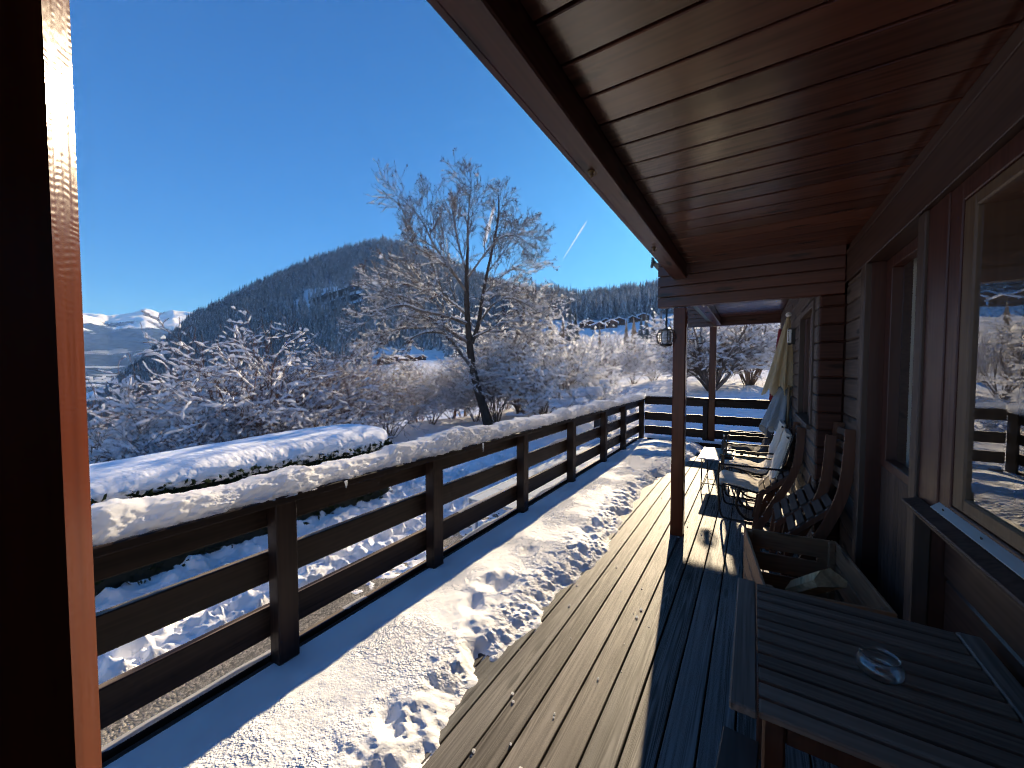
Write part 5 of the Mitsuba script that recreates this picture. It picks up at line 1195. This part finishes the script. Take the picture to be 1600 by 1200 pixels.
def far_houses():
    rng = np.random.default_rng(17)
    spots = [(az, r, 'snow roofed chalet at the foot of the wooded hill', 'chalets at the foot of the hill') for az, r in ((-50.6, 300), (-49.9, 285), (-49.2, 305), (-48.6, 290), (-47.9, 310), (-47.2, 300), (-46.4, 320), (-45.6, 310), (-49.6, 330))]
    spots += [(az, r, 'brown chalet with snowy roof above the blue snow slope', 'chalets under the skyline forest') for az, r in ((-20.6, 300), (-19.6, 285), (-18.3, 315), (-17.6, 290), (-16.6, 305), (-14.6, 320), (-21.5, 305), (-13.3, 325))]
    for az, r, lab, grp in spots:
        lab += ', '+rank([q[0] for q in spots if q[3] == grp])[[q[0] for q in spots if q[3] == grp].index(az)]
        a = math.radians(az); x, y = r*math.sin(a), r*math.cos(a); z = float(height(np.array([x]), np.array([y]))[0])
        t = thing('far_chalet', lab, 'chalet', grp)
        w, d, h = rng.uniform(6.5, 9), rng.uniform(6, 7.5), rng.uniform(2.6, 3.6); rz = -a+rng.uniform(-0.5, 0.5)
        put('wall', move(join(cbox(-w/2, w/2, -d/2, d/2, -2, h, 0.05), (np.array([(-w/2, -d/2, h), (w/2, -d/2, h), (0, -d/2, h+1.7), (-w/2, d/2, h), (w/2, d/2, h), (0, d/2, h+1.7)]), np.array([(0, 1, 2), (3, 5, 4), (0, 2, 5), (0, 5, 3), (1, 4, 5), (1, 5, 2)]))), (x, y, z), rz), 'chalet_wood_far', t)
        e = 1.0; k = 1.7/(w/2)
        ro = []
        for s in (-1, 1):
            P4 = np.array([(0, -d/2-e, h+1.85), (s*(w/2+e), -d/2-e, h+1.85-k*(w/2+e)), (s*(w/2+e), d/2+e, h+1.85-k*(w/2+e)), (0, d/2+e, h+1.85)])
            V = np.vstack([P4, P4+[0, 0, 0.7]]); ro.append((V, np.array([(0, 1, 2, 3), (4, 7, 6, 5), (0, 4, 5, 1), (1, 5, 6, 2), (2, 6, 7, 3), (3, 7, 4, 0)])))
        put('roof', move(join(*ro), (x, y, z), rz), 'snow_far', t)
        for q in (-1, 1):
            put('window', move(cbox(q*w*0.25-0.6, q*w*0.25+0.6, -d/2-0.06, -d/2+0.02, 1.2, 2.6, 0.01), (x, y, z), rz), 'dark_void', t)
far_houses()

def range_col(p, n, uv):
    t = F(p.x/230, p.y/230, p.z/130, 4)
    snow = SS(-0.04, 0.04, (p.z-470)/500+0.95*(t-0.5)+0.35*(n.z-0.8))
    field = SS(0.60, 0.66, F(p.x/150+9, p.y/420, 3.0, 3))*SS(0.80, 0.97, n.z)*(1-SS(60, 330, p.z))
    forest_c = mikit.mix((0.010, 0.016, 0.018), (0.045, 0.055, 0.055), F(p.x/60, p.y/60, p.z/60, 3))
    return mikit.mix(mikit.mix(forest_c, (0.45, 0.47, 0.5), 0.75*field), (0.86, 0.87, 0.90), snow)
scene['range_tint'] = {'type': 'twosided', 'bsdf': {'type': 'diffuse', 'reflectance': mikit.proc(range_col)}}
def mountains():
    az = np.linspace(-140, -55, 520); r = np.linspace(1700, 7600, 260)
    A, R = np.meshgrid(az, r, indexing='ij')
    X, Y = R*np.sin(np.radians(A)), R*np.cos(np.radians(A))
    peak = np.interp(az, [-140, -110, -95, -86, -80, -78.4, -77, -75.6, -74.4, -73.3, -72, -70, -66, -55], [560, 640, 600, 650, 600, 585, 640, 690, 650, 700, 690, 660, 690, 640])[:, None]
    t = np.clip((R-3000)/(6700-3000), 0, 1.25)
    prof = np.where(t < 1, 0.62*t**0.9+0.38*t**2.2, 1-0.8*(t-1))
    rid = 1-np.abs(2*fbm2(X/1500, Y/1500, 5, 200)-1)
    Z = -210+(peak*0.93+210)*prof*(0.93+0.09*rid)+130*(rid-0.75)*prof+110*(fbm2(X/420, Y/420, 5, 201)-0.5)*sstep(0.02, 0.5, t)
    Z += (75*(0.75-np.abs(2*fbm2(X/330, Y/330, 3, 203)-1))+45*(0.75-np.abs(2*fbm2(X/140, Y/140, 3, 202)-1)))*sstep(0.45, 0.95, t)
    k = put('mountain_range', (np.stack([X, Y, Z], -1).reshape(-1, 3), grid_faces(len(az), len(r))), 'range_tint', smooth=True)
    labels[k] = {'kind': 'structure', 'label': 'distant snow capped mountain range beyond the blue valley', 'category': 'mountains'}
    # valley village: many tiny roofs
    rng = np.random.default_rng(5); ms = []
    for i in range(260):
        a = math.radians(rng.uniform(-82, -76.3)); q = rng.choice([0.17, 0.215, 0.25])+rng.normal()*0.006
        rr = 3000+q*3700; x, y = rr*math.sin(a), rr*math.cos(a)
        iz = int(np.clip(np.searchsorted(r, rr), 1, len(r)-1)); ia = int(np.clip(np.searchsorted(az, math.degrees(a)), 1, len(az)-1))
        z = Z[ia, iz]; s = rng.uniform(5, 13)
        ms.append(cbox(x-s, x+s, y-s*0.7, y+s*0.7, z-6, z+8, 0.5))
    k = put('valley_village', join(*ms), 'snow_far'); tag(k, 'far village of tiny snow roofs in the valley', 'village', kind='stuff')
mountains()

def contrails():
    def trail(az0, el0, az1, el1, hgt, w0, w1, lab, seed):
        P = []
        for az, el in ((az0, el0), (az1, el1)):
            a, e = math.radians(az), math.radians(el); rr = hgt/math.tan(e); P.append((rr*math.sin(a), rr*math.cos(a), hgt+EYE))
        s = np.linspace(0, 1, 60)[:, None]; p = np.array(P[0])*(1-s)+np.array(P[1])*s
        rng = np.random.default_rng(seed)
        w = (w0+(w1-w0)*s[:, 0])*(1+0.25*rng.normal(size=60)*(w0+w1 > 60))
        w = w*np.minimum(1, np.sin(np.pi*np.clip(s[:, 0], 0.01, 0.99))*2.2)
        k = put('contrail', tube(p, w, 8), 'vapour', smooth=True); tag(k, lab, 'contrail')
    scene['vapour'] = {'type': 'principledthin', 'base_color': {'type': 'rgb', 'value': [0.95, 0.95, 0.95]}, 'roughness': 0.9, 'spec_trans': 0.0, 'diff_trans': 1.0}
    trail(-24.75, 15.5, -21.14, 20.6, 1500, 2.5, 9.5, 'thin white contrail in the sky to the right of the ash tree', 1)
    trail(-36.3, 17.5, -34.6, 23.0, 1500, 22, 13, 'short broad white contrail behind the branches of the ash tree', 2)
contrails()
